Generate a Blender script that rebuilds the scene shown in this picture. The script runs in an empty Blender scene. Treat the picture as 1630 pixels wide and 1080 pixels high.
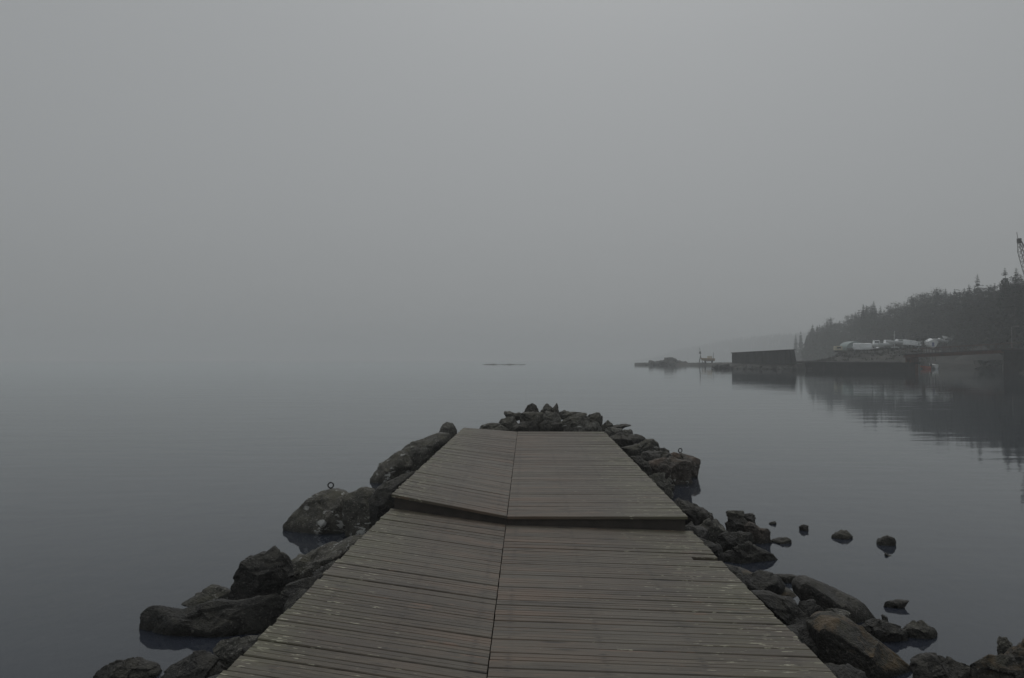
import bpy, bmesh, math, random
from mathutils import Vector, Matrix, Euler, noise
R = math.radians
scene = bpy.context.scene
COL = scene.collection

# ------------------------------------------------------------------ camera
F = 1243.0                      # focal length in photo pixels (photo is 1630 px wide)
CAM_Z = 2.1                     # eye above the water
cam_d = bpy.data.cameras.new('camera')
cam_d.sensor_width = 36.0
cam_d.lens = 36.0 * F / 1630.0
cam_d.clip_start = 0.05
cam_d.clip_end = 6000
cam = bpy.data.objects.new('camera', cam_d)
COL.objects.link(cam)
cam.location = (0, 0, CAM_Z)
cam.rotation_euler = Euler((R(90 + 1.52), 0, R(1.06)), 'XYZ')
scene.camera = cam
RM = cam.rotation_euler.to_matrix()
CR, CU, CF = RM @ Vector((1, 0, 0)), RM @ Vector((0, 1, 0)), RM @ Vector((0, 0, -1))

def at(u, v, y):
    """world point seen at photo pixel (u, v) at distance y along the jetty axis"""
    d = CF + CR * ((u - 815) / F) - CU * ((v - 540) / F)
    return Vector((0, 0, CAM_Z)) + d * (y / d.y)

def at_x(u, y):
    return at(u, 573, y).x

# ------------------------------------------------------------------ helpers
def tag(o, label=None, cat=None, group=None, kind=None):
    if label: o['label'] = label
    if cat: o['category'] = cat
    if group: o['group'] = group
    if kind: o['kind'] = kind
    return o

def link(name, bm, mat, parent=None, smooth=False, loc=None):
    me = bpy.data.meshes.new(name)
    if loc is not None:
        bmesh.ops.translate(bm, vec=-Vector(loc), verts=bm.verts)
    bm.normal_update()
    bm.to_mesh(me); bm.free()
    if smooth:
        me.polygons.foreach_set('use_smooth', [True] * len(me.polygons))
    if mat: me.materials.append(mat)
    o = bpy.data.objects.new(name, me)
    COL.objects.link(o)
    if parent is not None:
        o.parent = parent
    if loc is not None:
        o.location = loc
    return o

def empty(name, loc=(0, 0, 0), rz=0):
    o = bpy.data.objects.new(name, None)
    o.empty_display_size = .2
    COL.objects.link(o)
    o.location = loc
    o.rotation_euler = (0, 0, rz)
    return o

def copy_tree(o, parent=None):
    c = o.copy(); COL.objects.link(c)
    if parent is not None: c.parent = parent
    for ch in list(o.children):
        copy_tree(ch, c)
    return c

def add_box(bm, lo, hi, rot=None, org=None, taper=1.0):
    x0, y0, z0 = lo; x1, y1, z1 = hi
    cx, cy = (x0 + x1) / 2, (y0 + y1) / 2
    vs = []
    for z, t in ((z0, 1.0), (z1, taper)):
        for x, y in ((x0, y0), (x1, y0), (x1, y1), (x0, y1)):
            p = Vector((cx + (x - cx) * t, cy + (y - cy) * t, z))
            if rot is not None: p = rot @ p
            if org is not None: p = p + Vector(org)
            vs.append(bm.verts.new(p))
    for f in ((3, 2, 1, 0), (4, 5, 6, 7), (0, 1, 5, 4), (1, 2, 6, 5), (2, 3, 7, 6), (3, 0, 4, 7)):
        bm.faces.new([vs[i] for i in f])

def add_tube(bm, p, q, r, r2=None, n=6):
    p, q = Vector(p), Vector(q)
    d = (q - p).normalized()
    a = d.orthogonal().normalized(); b = d.cross(a)
    r2 = r if r2 is None else r2
    A = [bm.verts.new(p + (a * math.cos(i * 2 * math.pi / n) + b * math.sin(i * 2 * math.pi / n)) * r) for i in range(n)]
    B = [bm.verts.new(q + (a * math.cos(i * 2 * math.pi / n) + b * math.sin(i * 2 * math.pi / n)) * r2) for i in range(n)]
    for i in range(n):
        j = (i + 1) % n
        bm.faces.new((A[i], A[j], B[j], B[i]))
    bm.faces.new(A[::-1]); bm.faces.new(B)

def add_torus(bm, c, R_, r, axis_rot, n=24, m=8):
    g = []
    for i in range(n):
        a = i * 2 * math.pi / n
        row = []
        for j in range(m):
            b = j * 2 * math.pi / m
            p = Vector(((R_ + r * math.cos(b)) * math.cos(a), r * math.sin(b), (R_ + r * math.cos(b)) * math.sin(a)))
            row.append(bm.verts.new(axis_rot @ p + Vector(c)))
        g.append(row)
    for i in range(n):
        for j in range(m):
            bm.faces.new((g[i][j], g[i][(j + 1) % m], g[(i + 1) % n][(j + 1) % m], g[(i + 1) % n][j]))

# ------------------------------------------------------------------ materials
class NT:
    def __init__(self, name):
        self.m = bpy.data.materials.new(name); self.m.use_nodes = True
        self.t = self.m.node_tree; self.t.nodes.clear()
        self.out = self.n('ShaderNodeOutputMaterial')
    def n(self, k, **kw):
        x = self.t.nodes.new(k)
        for a, v in kw.items():
            if a in ('operation', 'blend_type', 'data_type', 'noise_dimensions', 'attribute_name', 'distribution', 'feature', 'clamp_factor', 'use_clamp', 'interpolation_type'):
                setattr(x, a, v)
            else:
                x.inputs[a.replace('_', ' ')].default_value = v
        return x
    def l(self, a, b): self.t.links.new(a, b)
    def coord(self, scale, kind='Object', loc=(0, 0, 0)):
        c = self.n('ShaderNodeTexCoord'); mp = self.n('ShaderNodeMapping')
        mp.inputs['Scale'].default_value = scale; mp.inputs['Location'].default_value = loc
        self.l(c.outputs[kind], mp.inputs['Vector']); return mp.outputs['Vector']
    def noise(self, vec, scale, detail=4, rough=.55, dist=0):
        x = self.n('ShaderNodeTexNoise', Scale=scale, Detail=detail, Roughness=rough, Distortion=dist)
        self.l(vec, x.inputs['Vector']); return x.outputs['Fac']
    def rng(self, v, a, b, c=0.0, d=1.0):
        x = self.n('ShaderNodeMapRange'); x.clamp = True
        x.inputs['From Min'].default_value = a; x.inputs['From Max'].default_value = b
        x.inputs['To Min'].default_value = c; x.inputs['To Max'].default_value = d
        self.l(v, x.inputs['Value']); return x.outputs['Result']
    def math(self, op, a, b=None):
        x = self.n('ShaderNodeMath', operation=op)
        for i, q in enumerate((a, b)):
            if q is None: continue
            if isinstance(q, (int, float)): x.inputs[i].default_value = q
            else: self.l(q, x.inputs[i])
        return x.outputs[0]
    def mix(self, f, a, b, blend='MIX'):
        x = self.n('ShaderNodeMix', data_type='RGBA', blend_type=blend)
        for s, q in ((x.inputs[0], f), (x.inputs[6], a), (x.inputs[7], b)):
            if isinstance(q, (int, float)): s.default_value = q
            elif isinstance(q, tuple): s.default_value = (*q, 1) if len(q) == 3 else q
            else: self.l(q, s)
        return x.outputs[2]
    def bsdf(self, col, rough=.7, bump=None, dist=.01, strength=1.0, spec=.5, metal=0):
        p = self.n('ShaderNodeBsdfPrincipled')
        if isinstance(col, tuple): p.inputs['Base Color'].default_value = (*col, 1)
        else: self.l(col, p.inputs['Base Color'])
        if isinstance(rough, (int, float)): p.inputs['Roughness'].default_value = rough
        else: self.l(rough, p.inputs['Roughness'])
        p.inputs['Specular IOR Level'].default_value = spec
        p.inputs['Metallic'].default_value = metal
        if bump is not None:
            b = self.n('ShaderNodeBump', Strength=strength, Distance=dist)
            self.l(bump, b.inputs['Height']); self.l(b.outputs[0], p.inputs['Normal'])
        self.l(p.outputs[0], self.out.inputs['Surface'])
        return self.m

def simple_mat(name, col, rough=.6, var=.25, scale=3.0, metal=0, stain=None):
    t = NT(name)
    v = t.coord((1, 1, 1))
    n = t.noise(v, scale, 5, .6)
    c = t.mix(t.rng(n, .3, .7), tuple(x * (1 - var) for x in col), tuple(min(1, x * (1 + var)) for x in col))
    if stain:
        n2 = t.noise(v, scale * .45, 4, .65, 1.0)
        c = t.mix(t.rng(n2, .52, .68), c, stain)
    return t.bsdf(c, rough, n, .01, .4, metal=metal)

def rock_mat(name, dark, light, lichen=.1, streak=0.0, tint=None, tint_amt=0.0, moss=.3):
    t = NT(name)
    v = t.coord((1, 1, 1))
    n1 = t.noise(v, 3.2, 6, .6, .4)
    n2 = t.noise(v, 17, 5, .65)
    n3 = t.noise(v, 70, 3, .6)
    base = t.mix(t.rng(n1, .3, .7), dark, light)
    base = t.mix(t.rng(n2, .38, .68, 0, .75), base, tuple(x * .45 for x in dark))
    sp = t.noise(v, 46, 2, .5)
    base = t.mix(t.rng(sp, .59, .66, 0, .6), base, tuple(min(1, x * 1.9) for x in light))
    geo = t.n('ShaderNodeNewGeometry')
    sx = t.n('ShaderNodeSeparateXYZ'); t.l(geo.outputs['Normal'], sx.inputs[0])
    up = t.rng(sx.outputs[2], .25, .85)
    m = t.math('MULTIPLY', up, t.rng(t.noise(v, 6, 5, .6), .42, .62, 0, moss))
    base = t.mix(m, base, (.085, .08, .048))
    if tint:
        tn = t.math('MULTIPLY', t.rng(t.noise(v, 4, 5, .65, .6), .46, .58, 0, tint_amt), t.rng(sx.outputs[2], .15, .55))
        base = t.mix(tn, base, tint)
    if lichen > 0:
        vo = t.n('ShaderNodeTexVoronoi', Scale=9.0); t.l(v, vo.inputs['Vector'])
        lf = t.rng(t.math('ADD', vo.outputs['Distance'], t.math('MULTIPLY', t.noise(v, 26, 4, .7), .5)), .36, .30, 0, 1)
        lm = t.math('MULTIPLY', lf, t.rng(t.noise(v, 2.3, 2), .62 - lichen, .68 - lichen, 0, .75))
        base = t.mix(lm, base, (.21, .205, .18))
    if streak > 0:
        vs = t.coord((1.6, 1.6, 3.4))
        sn = t.noise(vs, 3.4, 4, .72, .5)
        sm = t.math('MULTIPLY', t.rng(sn, .62 - streak * .1, .65 - streak * .1), t.rng(t.noise(v, 2.6, 2), .50, .56))
        base = t.mix(sm, base, (.50, .50, .48))
    # algae band at the waterline
    sp2 = t.n('ShaderNodeSeparateXYZ'); t.l(geo.outputs['Position'], sp2.inputs[0])
    wl = t.rng(t.math('ADD', sp2.outputs[2], t.math('MULTIPLY', t.noise(v, 7, 3), .12)), .14, .07, 0, .7)
    base = t.mix(wl, base, (.03, .029, .023))
    h = t.math('ADD', t.math('MULTIPLY', n2, 1.0), t.math('MULTIPLY', n3, .6))
    rough = t.rng(n1, .3, .7, .5, .78)
    return t.bsdf(base, rough, h, .03, 1.0, spec=.35)

M = {}
M['rock'] = rock_mat('dark wet rock', (.04, .038, .035), (.09, .084, .075), .06, 0)
M['rock_streak'] = rock_mat('rock with white streaks', (.066, .064, .056), (.155, .145, .124), .08, .8, moss=.6)
M['rock_lichen'] = rock_mat('rock with pale lichen', (.06, .058, .052), (.16, .154, .134), .22, .1, moss=.6)
M['rock_pale'] = rock_mat('pale rock', (.085, .082, .073), (.21, .205, .184), .16, .2, moss=.4)
M['rock_rust'] = rock_mat('rusty brown rock', (.066, .058, .051), (.14, .122, .106), .08, .1, (.17, .105, .07), .4)
M['rock_orange'] = rock_mat('rock with ochre lichen', (.036, .034, .03), (.075, .07, .061), .06, 0, (.19, .13, .07), .6, moss=.5)
M['rock_black'] = rock_mat('black wet rock', (.028, .027, .025), (.058, .055, .05), .03, 0, moss=.2)
M['rock_mole'] = rock_mat('pale riprap', (.055, .054, .05), (.17, .165, .15), .15, 0, moss=.2)
M['rock_far'] = rock_mat('far dark rock', (.03, .03, .028), (.10, .097, .09), .1, 0, moss=.3)

def wood_mat():
    t = NT('weathered deck boards')
    at_ = t.n('ShaderNodeAttribute', attribute_name='tone')
    sep = t.n('ShaderNodeSeparateColor'); t.l(at_.outputs['Color'], sep.inputs[0])
    tone, rnd, edge = sep.outputs[0], sep.outputs[1], sep.outputs[2]
    c = t.n('ShaderNodeTexCoord')
    off = t.n('ShaderNodeCombineXYZ'); t.l(t.math('MULTIPLY', rnd, 37.0), off.inputs[0]); t.l(t.math('MULTIPLY', tone, 11.0), off.inputs[2])
    add = t.n('ShaderNodeVectorMath', operation='ADD'); t.l(c.outputs['Object'], add.inputs[0]); t.l(off.outputs[0], add.inputs[1])
    def mp(s):
        m = t.n('ShaderNodeMapping'); m.inputs['Scale'].default_value = s; t.l(add.outputs[0], m.inputs['Vector']); return m.outputs['Vector']
    g1 = t.noise(mp((1.0, 26, 26)), 2.4, 6, .65, .5)
    g2 = t.noise(mp((2.2, 85, 60)), 2.2, 4, .6, .2)
    blot = t.noise(c.outputs['Object'], 1.1, 4, .6)
    base = t.mix(t.rng(g1, .34, .66), (.046, .0365, .0275), (.203, .170, .129))
    base = t.mix(t.rng(g2, .42, .68, 0, .7), base, (.058, .047, .038))
    base = t.mix(t.rng(tone, 0, 1, 0, .6), base, (.078, .064, .052))
    base = t.mix(t.rng(blot, .42, .62, 0, .5), base, (.140, .126, .100))
    dk = t.noise(mp((.9, 4, 4)), 1.2, 5, .65, .8)
    base = t.mix(t.rng(dk, .52, .66, 0, .5), base, (.048, .041, .035))
    # grey-green algae where the boards end
    eg = t.math('MULTIPLY', t.rng(edge, .55, 1.0), t.rng(t.noise(c.outputs['Object'], 2.4, 4, .6), .36, .6, 0, .6))
    base = t.mix(eg, base, (.125, .125, .072))
    # worn reddish patches along the middle
    red = t.math('MULTIPLY', t.rng(edge, .62, .1), t.rng(t.noise(mp((.8, 2.4, 5)), 1.1, 4, .6), .47, .64, 0, .65))
    base = t.mix(red, base, (.18, .122, .086))
    red2 = t.rng(t.math('ADD', t.noise(mp((2.0, 9, 5)), 1.6, 3, .6), t.math('MULTIPLY', rnd, .05)), .68, .73, 0, .6)
    base = t.mix(red2, base, (.20, .125, .085))
    # pale lichen flecks, thickest towards the board ends
    fl = t.noise(mp((5.5, 26, 20)), 1.5, 3, .65)
    fm = t.rng(t.math('ADD', fl, t.rng(edge, .2, 1.0, 0, .125)), .722, .752, 0, .8)
    base = t.mix(fm, base, (.40, .385, .29))
    # knots
    vo = t.n('ShaderNodeTexVoronoi', Scale=1.0); t.l(mp((1.6, 7, 7)), vo.inputs['Vector'])
    base = t.mix(t.rng(vo.outputs['Distance'], .17, .07, 0, .85), base, (.032, .027, .023))
    # nail heads with a dark bleed along the grain, two per board on each bearer line
    sx_ = t.n('ShaderNodeSeparateXYZ'); t.l(c.outputs['Object'], sx_.inputs[0])
    near = None
    for r_ in (-1.2, -.74, -.29, -.1, .42, .95, 1.47):
        q = t.math('ABSOLUTE', t.math('SUBTRACT', sx_.outputs[0], r_))
        near = q if near is None else t.math('MINIMUM', near, q)
    fy = t.math('ABSOLUTE', t.math('SUBTRACT', t.math('ABSOLUTE', t.math('SUBTRACT', at_.outputs['Alpha'], .5)), .27))
    nd = t.math('ADD', t.math('MULTIPLY', near, 12.0), t.math('MULTIPLY', fy, 3.0))
    base = t.mix(t.math('MULTIPLY', t.rng(nd, .55, .15, 0, .75), t.rng(t.noise(c.outputs['Object'], 9, 2), .4, .6)), base, (.034, .028, .024))
    h = t.math('ADD', g1, t.math('MULTIPLY', g2, .7))
    return t.bsdf(base, t.rng(g1, .3, .7, .46, .70), h, .004, .9, spec=.4)
M['wood'] = wood_mat()
M['wood_dark'] = simple_mat('dark soaked timber', (.05, .042, .036), .6, .35, 6)
M['iron'] = simple_mat('dark iron', (.035, .034, .034), .55, .3, 40, .4)

# ------------------------------------------------------------------ world and sun
w = bpy.data.worlds.new('World'); scene.world = w; w.use_nodes = True
wt = w.node_tree; wt.nodes.clear()
SUN_EL, SUN_ROT = R(52), R(8)
sky = wt.nodes.new('ShaderNodeTexSky'); sky.sky_type = 'NISHITA'; sky.sun_disc = False
sky.sun_elevation = SUN_EL; sky.sun_rotation = SUN_ROT
sky.air_density = 1.0; sky.dust_density = 3.0; sky.ozone_density = 1.0
hs = wt.nodes.new('ShaderNodeHueSaturation'); hs.inputs['Saturation'].default_value = .10
wt.links.new(sky.outputs[0], hs.inputs['Color'])
# overcast: cloud cover brightens from the horizon to overhead (1 + 2 sin h) / 3
tc = wt.nodes.new('ShaderNodeTexCoord'); sx = wt.nodes.new('ShaderNodeSeparateXYZ')
wt.links.new(tc.outputs['Generated'], sx.inputs[0])
mr = wt.nodes.new('ShaderNodeMapRange'); mr.clamp = True
mr.inputs['From Min'].default_value = 0; mr.inputs['From Max'].default_value = 1
mr.inputs['To Min'].default_value = .69; mr.inputs['To Max'].default_value = 1.15
wt.links.new(sx.outputs[2], mr.inputs['Value'])
cloud = wt.nodes.new('ShaderNodeMix'); cloud.data_type = 'RGBA'
cloud.inputs[0].default_value = .75
wt.links.new(hs.outputs[0], cloud.inputs[6]); cloud.inputs[7].default_value = (4.9, 5.14, 5.26, 1)
vm = wt.nodes.new('ShaderNodeVectorMath'); vm.operation = 'SCALE'
wt.links.new(cloud.outputs[2], vm.inputs[0]); wt.links.new(mr.outputs[0], vm.inputs['Scale'])
bg = wt.nodes.new('ShaderNodeBackground'); bg.inputs['Strength'].default_value = .1
wt.links.new(vm.outputs[0], bg.inputs['Color'])
wo = wt.nodes.new('ShaderNodeOutputWorld'); wt.links.new(bg.outputs[0], wo.inputs['Surface'])

sd = bpy.data.lights.new('sun', 'SUN'); sd.energy = .5; sd.angle = R(25); sd.color = (1, .97, .93)
sun = bpy.data.objects.new('sun', sd); COL.objects.link(sun)
sdir = Vector((math.sin(SUN_ROT) * math.cos(SUN_EL), math.cos(SUN_ROT) * math.cos(SUN_EL), math.sin(SUN_EL)))
sun.rotation_euler = (-sdir).to_track_quat('-Z', 'Y').to_euler()
sun.location = sdir * 60

vs = scene.view_settings
scene.display_settings.display_device = 'sRGB'
vs.view_transform = 'Standard'; vs.look = 'None'; vs.gamma = 1.0; vs.use_curve_mapping = False
vs.exposure = -0.45

# ------------------------------------------------------------------ haze
bm = bmesh.new(); add_box(bm, (-2100, -300, -5.2), (2100, 2800, 52))
hz = NT('lake fog')
pv = hz.n('ShaderNodeVolumePrincipled')
pv.inputs['Color'].default_value = (.945, .97, .975, 1)
pv.inputs['Density'].default_value = .0013
pv.inputs['Anisotropy'].default_value = .15
hz.l(pv.outputs[0], hz.out.inputs['Volume'])
tag(link('haze', bm, hz.m), kind='stuff')

# ------------------------------------------------------------------ lake bed and water
def sstep(a, b, x):
    t = max(0, min(1, (x - a) / (b - a))); return t * t * (3 - 2 * t)

def bed_z(x, y):
    if y > 17.3: dy = y - 17.3
    else: dy = 0
    dx = max(0, abs(x - .12) - 1.5)
    r = math.hypot(dx, dy)
    right = x > 0
    z = -.12 - .4 * sstep(0, 1.5, r)
    z -= (.7 if right else 1.6) * sstep(1.0, 7 if right else 5, r)
    z -= 2.4 * sstep(4, 26, r)
    z += .05 * noise.fractal(Vector((x * 1.1, y * 1.1, 0)), 1, 2, 4) * (1 if r < 9 else .5)
    return z
bm = bmesh.new()
def axis(lo, hi, mid0, mid1, fine, grow):
    a = []; x = mid0
    while x <= mid1: a.append(x); x += fine
    s = fine; x = a[-1]
    while x < hi: s *= grow; x = min(hi, x + s); a.append(x)
    s = fine; x = a[0]; b = []
    while x > lo: s *= grow; x = max(lo, x - s); b.append(x)
    return b[::-1] + a
xs = axis(-1800, 1800, -6, 8, .2, 1.25); ys = axis(-200, 2700, -1, 22, .2, 1.25)
grid = [[bm.verts.new((x, y, bed_z(x, y))) for x in xs] for y in ys]
for j in range(len(ys) - 1):
    for i in range(len(xs) - 1):
        bm.faces.new((grid[j][i], grid[j][i + 1], grid[j + 1][i + 1], grid[j + 1][i]))
t = NT('lake bed mud and stones')
v = t.coord((1, 1, 1))
vo = t.n('ShaderNodeTexVoronoi', Scale=2.2); t.l(v, vo.inputs['Vector'])
c = t.mix(t.rng(t.noise(v, .6, 5, .6), .38, .62), (.05, .052, .046), (.15, .125, .09))
c = t.mix(t.rng(vo.outputs['Distance'], .35, .15, 0, .5), c, (.15, .14, .115))
c = t.mix(t.rng(t.noise(v, 9, 4), .4, .7, 0, .5), c, (.045, .043, .036))
tag(link('lake_bed', bm, t.bsdf(c, .9, t.noise(v, 6, 4), .03), smooth=True), kind='structure')

bm = bmesh.new()
gx = axis(-1800, 1800, -10, 10, 5, 1.7); gy = axis(-200, 2700, -5, 25, 5, 1.7)
grid = [[bm.verts.new((x, y, 0)) for x in gx] for y in gy]
for j in range(len(gy) - 1):
    for i in range(len(gx) - 1):
        bm.faces.new((grid[j][i], grid[j][i + 1], grid[j + 1][i + 1], grid[j + 1][i]))
t = NT('calm lake water')
v1 = t.coord((.28, 1, 1)); v2 = t.coord((.35, 1, 1), loc=(3, 7, 0)); v3 = t.coord((.07, .25, 1))
w1 = t.noise(v1, .75, 3, .5, .3); w2 = t.noise(v2, 3.2, 2, .5, .2)
patch = t.rng(t.noise(v3, .35, 3, .6), .36, .64, .3, 1.15)
h = t.math('ADD', t.math('MULTIPLY', t.math('MULTIPLY', w1, .0115), patch), t.math('MULTIPLY', t.math('MULTIPLY', w2, .0013), patch))
bp = t.n('ShaderNodeBump', Strength=1.0, Distance=1.0); t.l(h, bp.inputs['Height'])
fr = t.n('ShaderNodeFresnel', IOR=1.39); t.l(bp.outputs[0], fr.inputs['Normal'])
gl = t.n('ShaderNodeBsdfGlossy', Roughness=.035); gl.inputs['Color'].default_value = (.98, 1, 1, 1); t.l(bp.outputs[0], gl.inputs['Normal'])
tr = t.n('ShaderNodeBsdfTransparent'); tr.inputs['Color'].default_value = (.46, .50, .50, 1)
df = t.n('ShaderNodeBsdfDiffuse'); df.inputs['Color'].default_value = (.072, .083, .113, 1)
m0 = t.n('ShaderNodeMixShader'); m0.inputs[0].default_value = .42; t.l(tr.outputs[0], m0.inputs[1]); t.l(df.outputs[0], m0.inputs[2])
m1 = t.n('ShaderNodeMixShader'); t.l(fr.outputs[0], m1.inputs[0]); t.l(m0.outputs[0], m1.inputs[1]); t.l(gl.outputs[0], m1.inputs[2])
t.l(m1.outputs[0], t.out.inputs['Surface'])
tag(link('water', bm, t.m), kind='structure')

# ------------------------------------------------------------------ jetty
rnd = random.Random(5)
STEP_Y, END_Y = 7.62, 16.5
DECK_Z, UP_Z = .5, .586
def lerp(a, b, t): return a + (b - a) * t
def deck_geo(y):
    """joint x, left x, left rise, right x, right drop, z at the joint"""
    if y < STEP_Y:
        t = (y - 3.54) / (STEP_Y - 3.54)
        xl = lerp(-1.39, -1.318, t); return -.2, xl, .14 * (-.2 - xl), lerp(1.622, 1.595, t), -.03 * 1.77, DECK_Z
    t = (y - STEP_Y) / (END_Y - STEP_Y)
    return -.19, lerp(-1.306, -1.327, t), lerp(.212, .082, t), lerp(1.555, 1.646, t), 0.0, UP_Z
def add_plank(bm, lay, y0, y1, side, T=.028, trim=0.0):
    """one board: chamfered section swept from the joint to the outer edge"""
    dz0, dz1 = rnd.uniform(-.003, .003), rnd.uniform(-.004, .004)
    tw = rnd.uniform(-.003, .003)
    gap = .0022 + rnd.uniform(0, .0025)
    tone, rr = min(1, max(0, rnd.gauss(.45, .3))), rnd.random()
    jx, lx, lr, rx, rd, z0 = deck_geo((y0 + y1) / 2)
    ex, ez = (lx, lr) if side < 0 else (rx, rd)
    ex += rnd.uniform(-.009, .007) - trim * side
    n = 7
    ch = .005
    w = y1 - y0
    gm = w * rnd.uniform(.42, .58); gd = rnd.choice((.001, .003, .004, .004))
    prof = [(0, -T), (0, -ch), (ch, 0), (gm - .004, 0), (gm, -gd), (gm + .004, 0), (w - ch, 0), (w, -ch), (w, -T)]
    rings = []
    for k in range(n + 1):
        s = k / n
        x = lerp(jx + gap * side, ex, s)
        frac = (x - jx) / ((lx if side < 0 else rx) - jx)
        z = z0 + ez * frac + lerp(dz0, dz1, s) + .0015 * noise.noise(Vector((x * 2, y0 * 9, 3)))
        wob = .0022 * noise.noise(Vector((x * 1.3, y0 * 7, 9)))
        ring = []
        for (py, pz) in prof:
            vtx = bm.verts.new((x, y0 + py + wob, z + pz + tw * (py / w - .5)))
            vtx[lay] = (tone, rr, abs(frac), py / w)
            ring.append(vtx)
        rings.append(ring)
    m = len(prof)
    for k in range(n):
        for i in range(m):
            q = (rings[k][i], rings[k][(i + 1) % m], rings[k + 1][(i + 1) % m], rings[k + 1][i])
            bm.faces.new(q if side > 0 else q[::-1])
    bm.faces.new(rings[0][::-1] if side > 0 else rings[0]); bm.faces.new(rings[-1] if side > 0 else rings[-1][::-1])

jetty = empty('jetty', (0, 8, 0))
tag(jetty, 'weathered wooden jetty with a crooked step half way along its deck', 'jetty')
def panel(y_from, y_to, side, label, notch=None):
    bm = bmesh.new(); lay = bm.verts.layers.float_color.new('tone')
    y = y_from
    while y < y_to - .03:
        wd = rnd.choice((.098, .098, .1, .096, .102))
        g = rnd.choice((.002, .003, .003, .004, .005, .006, .010))
        y1 = min(y + wd, y_to)
        trim = .23 if (notch and y <= notch < y + wd) else 0
        add_plank(bm, lay, y, y1, side, trim=trim)
        y = y1 + g
    o = link('deck_panel', bm, M['wood'], jetty, loc=(0, 0, 0))
    o.location = (0, -8, 0); o['label'] = label
    return o
panel(-.6, STEP_Y, -1, 'sagging boards of the lower deck, tilted up to the outer edge')
panel(-.6, STEP_Y, 1, 'level boards of the lower deck with one short broken board', notch=6.53)
panel(STEP_Y - .02, END_Y - .35, -1, 'twisted boards of the upper deck, tilted up to the outer edge')
panel(STEP_Y - .02, END_Y - .35, 1, 'level boards of the upper deck')
# last boards run over the joint
bm = bmesh.new(); lay = bm.verts.layers.float_color.new('tone')
for k in range(3):
    for s in (-1, 1): add_plank(bm, lay, END_Y - .33 + k * .112, END_Y - .33 + k * .112 + .1, s)
o = link('end_board', bm, M['wood'], jetty); o.location = (0, -8, 0)
def rail_beam(ya, yb, side, h, inset, top):
    bm = bmesh.new(); ring = []
    n = 12
    for k in range(n + 1):
        y = lerp(ya, yb, k / n); jx, lx, lr, rx, rd, z0 = deck_geo(y)
        ex, ez = (lx, lr) if side < 0 else (rx, rd)
        x = ex - side * inset; z = z0 + ez - top
        ring.append([bm.verts.new((x + a * side, y, z + b)) for a, b in ((0, 0), (-.06, 0), (-.06, -h), (0, -h))])
    for k in range(n):
        for i in range(4):
            bm.faces.new((ring[k][i], ring[k][(i + 1) % 4], ring[k + 1][(i + 1) % 4], ring[k + 1][i]))
    bm.faces.new(ring[0]); bm.faces.new(ring[-1])
    bmesh.ops.recalc_face_normals(bm, faces=bm.faces)
    o = link('side_beam', bm, M['wood_dark'], jetty); o.location = (0, -8, 0)
for s in (-1, 1):
    rail_beam(-.6, STEP_Y - .03, s, .16, .035, .032)
    rail_beam(STEP_Y + .06, END_Y - .03, s, .2, .035, .032)
for s in (-1, 1):          # fascia under the raised deck
    bm = bmesh.new(); jx, lx, lr, rx, rd, z0 = deck_geo(STEP_Y + .01)
    ex, ez = (lx, lr) if s < 0 else (rx, rd)
    jx2, lx2, lr2, rx2, rd2, z2 = deck_geo(STEP_Y - .01)
    ez2 = lr2 if s < 0 else rd2
    vs_ = []
    for y in (STEP_Y + .008, STEP_Y + .055):
        vs_.append([bm.verts.new(p) for p in ((jx + .002 * s, y, z2 - .12), (ex - .02 * s, y, z2 + ez2 - .12), (ex - .02 * s, y, z0 + ez - .033), (jx + .002 * s, y, z0 - .033))])
    a, b = vs_
    bm.faces.new(a); bm.faces.new(b[::-1])
    for i in range(4): bm.faces.new((a[i], b[i], b[(i + 1) % 4], a[(i + 1) % 4]))
    bmesh.ops.recalc_face_normals(bm, faces=bm.faces)
    o = link('fascia_board', bm, M['wood_dark'], jetty); o.location = (0, -8, 0)
for y in (1.0, 3.2, 5.4, 7.3, 9.5, 11.8, 14.0, 16.2):     # bearers below the boards
    bm = bmesh.new(); jx, lx, lr, rx, rd, z0 = deck_geo(y)
    add_box(bm, (lx + .12, y - .08, z0 - .42), (rx - .12, y + .08, z0 - .1))
    o = link('bearer', bm, M['wood_dark'], jetty); o.location = (0, -8, 0)

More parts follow.
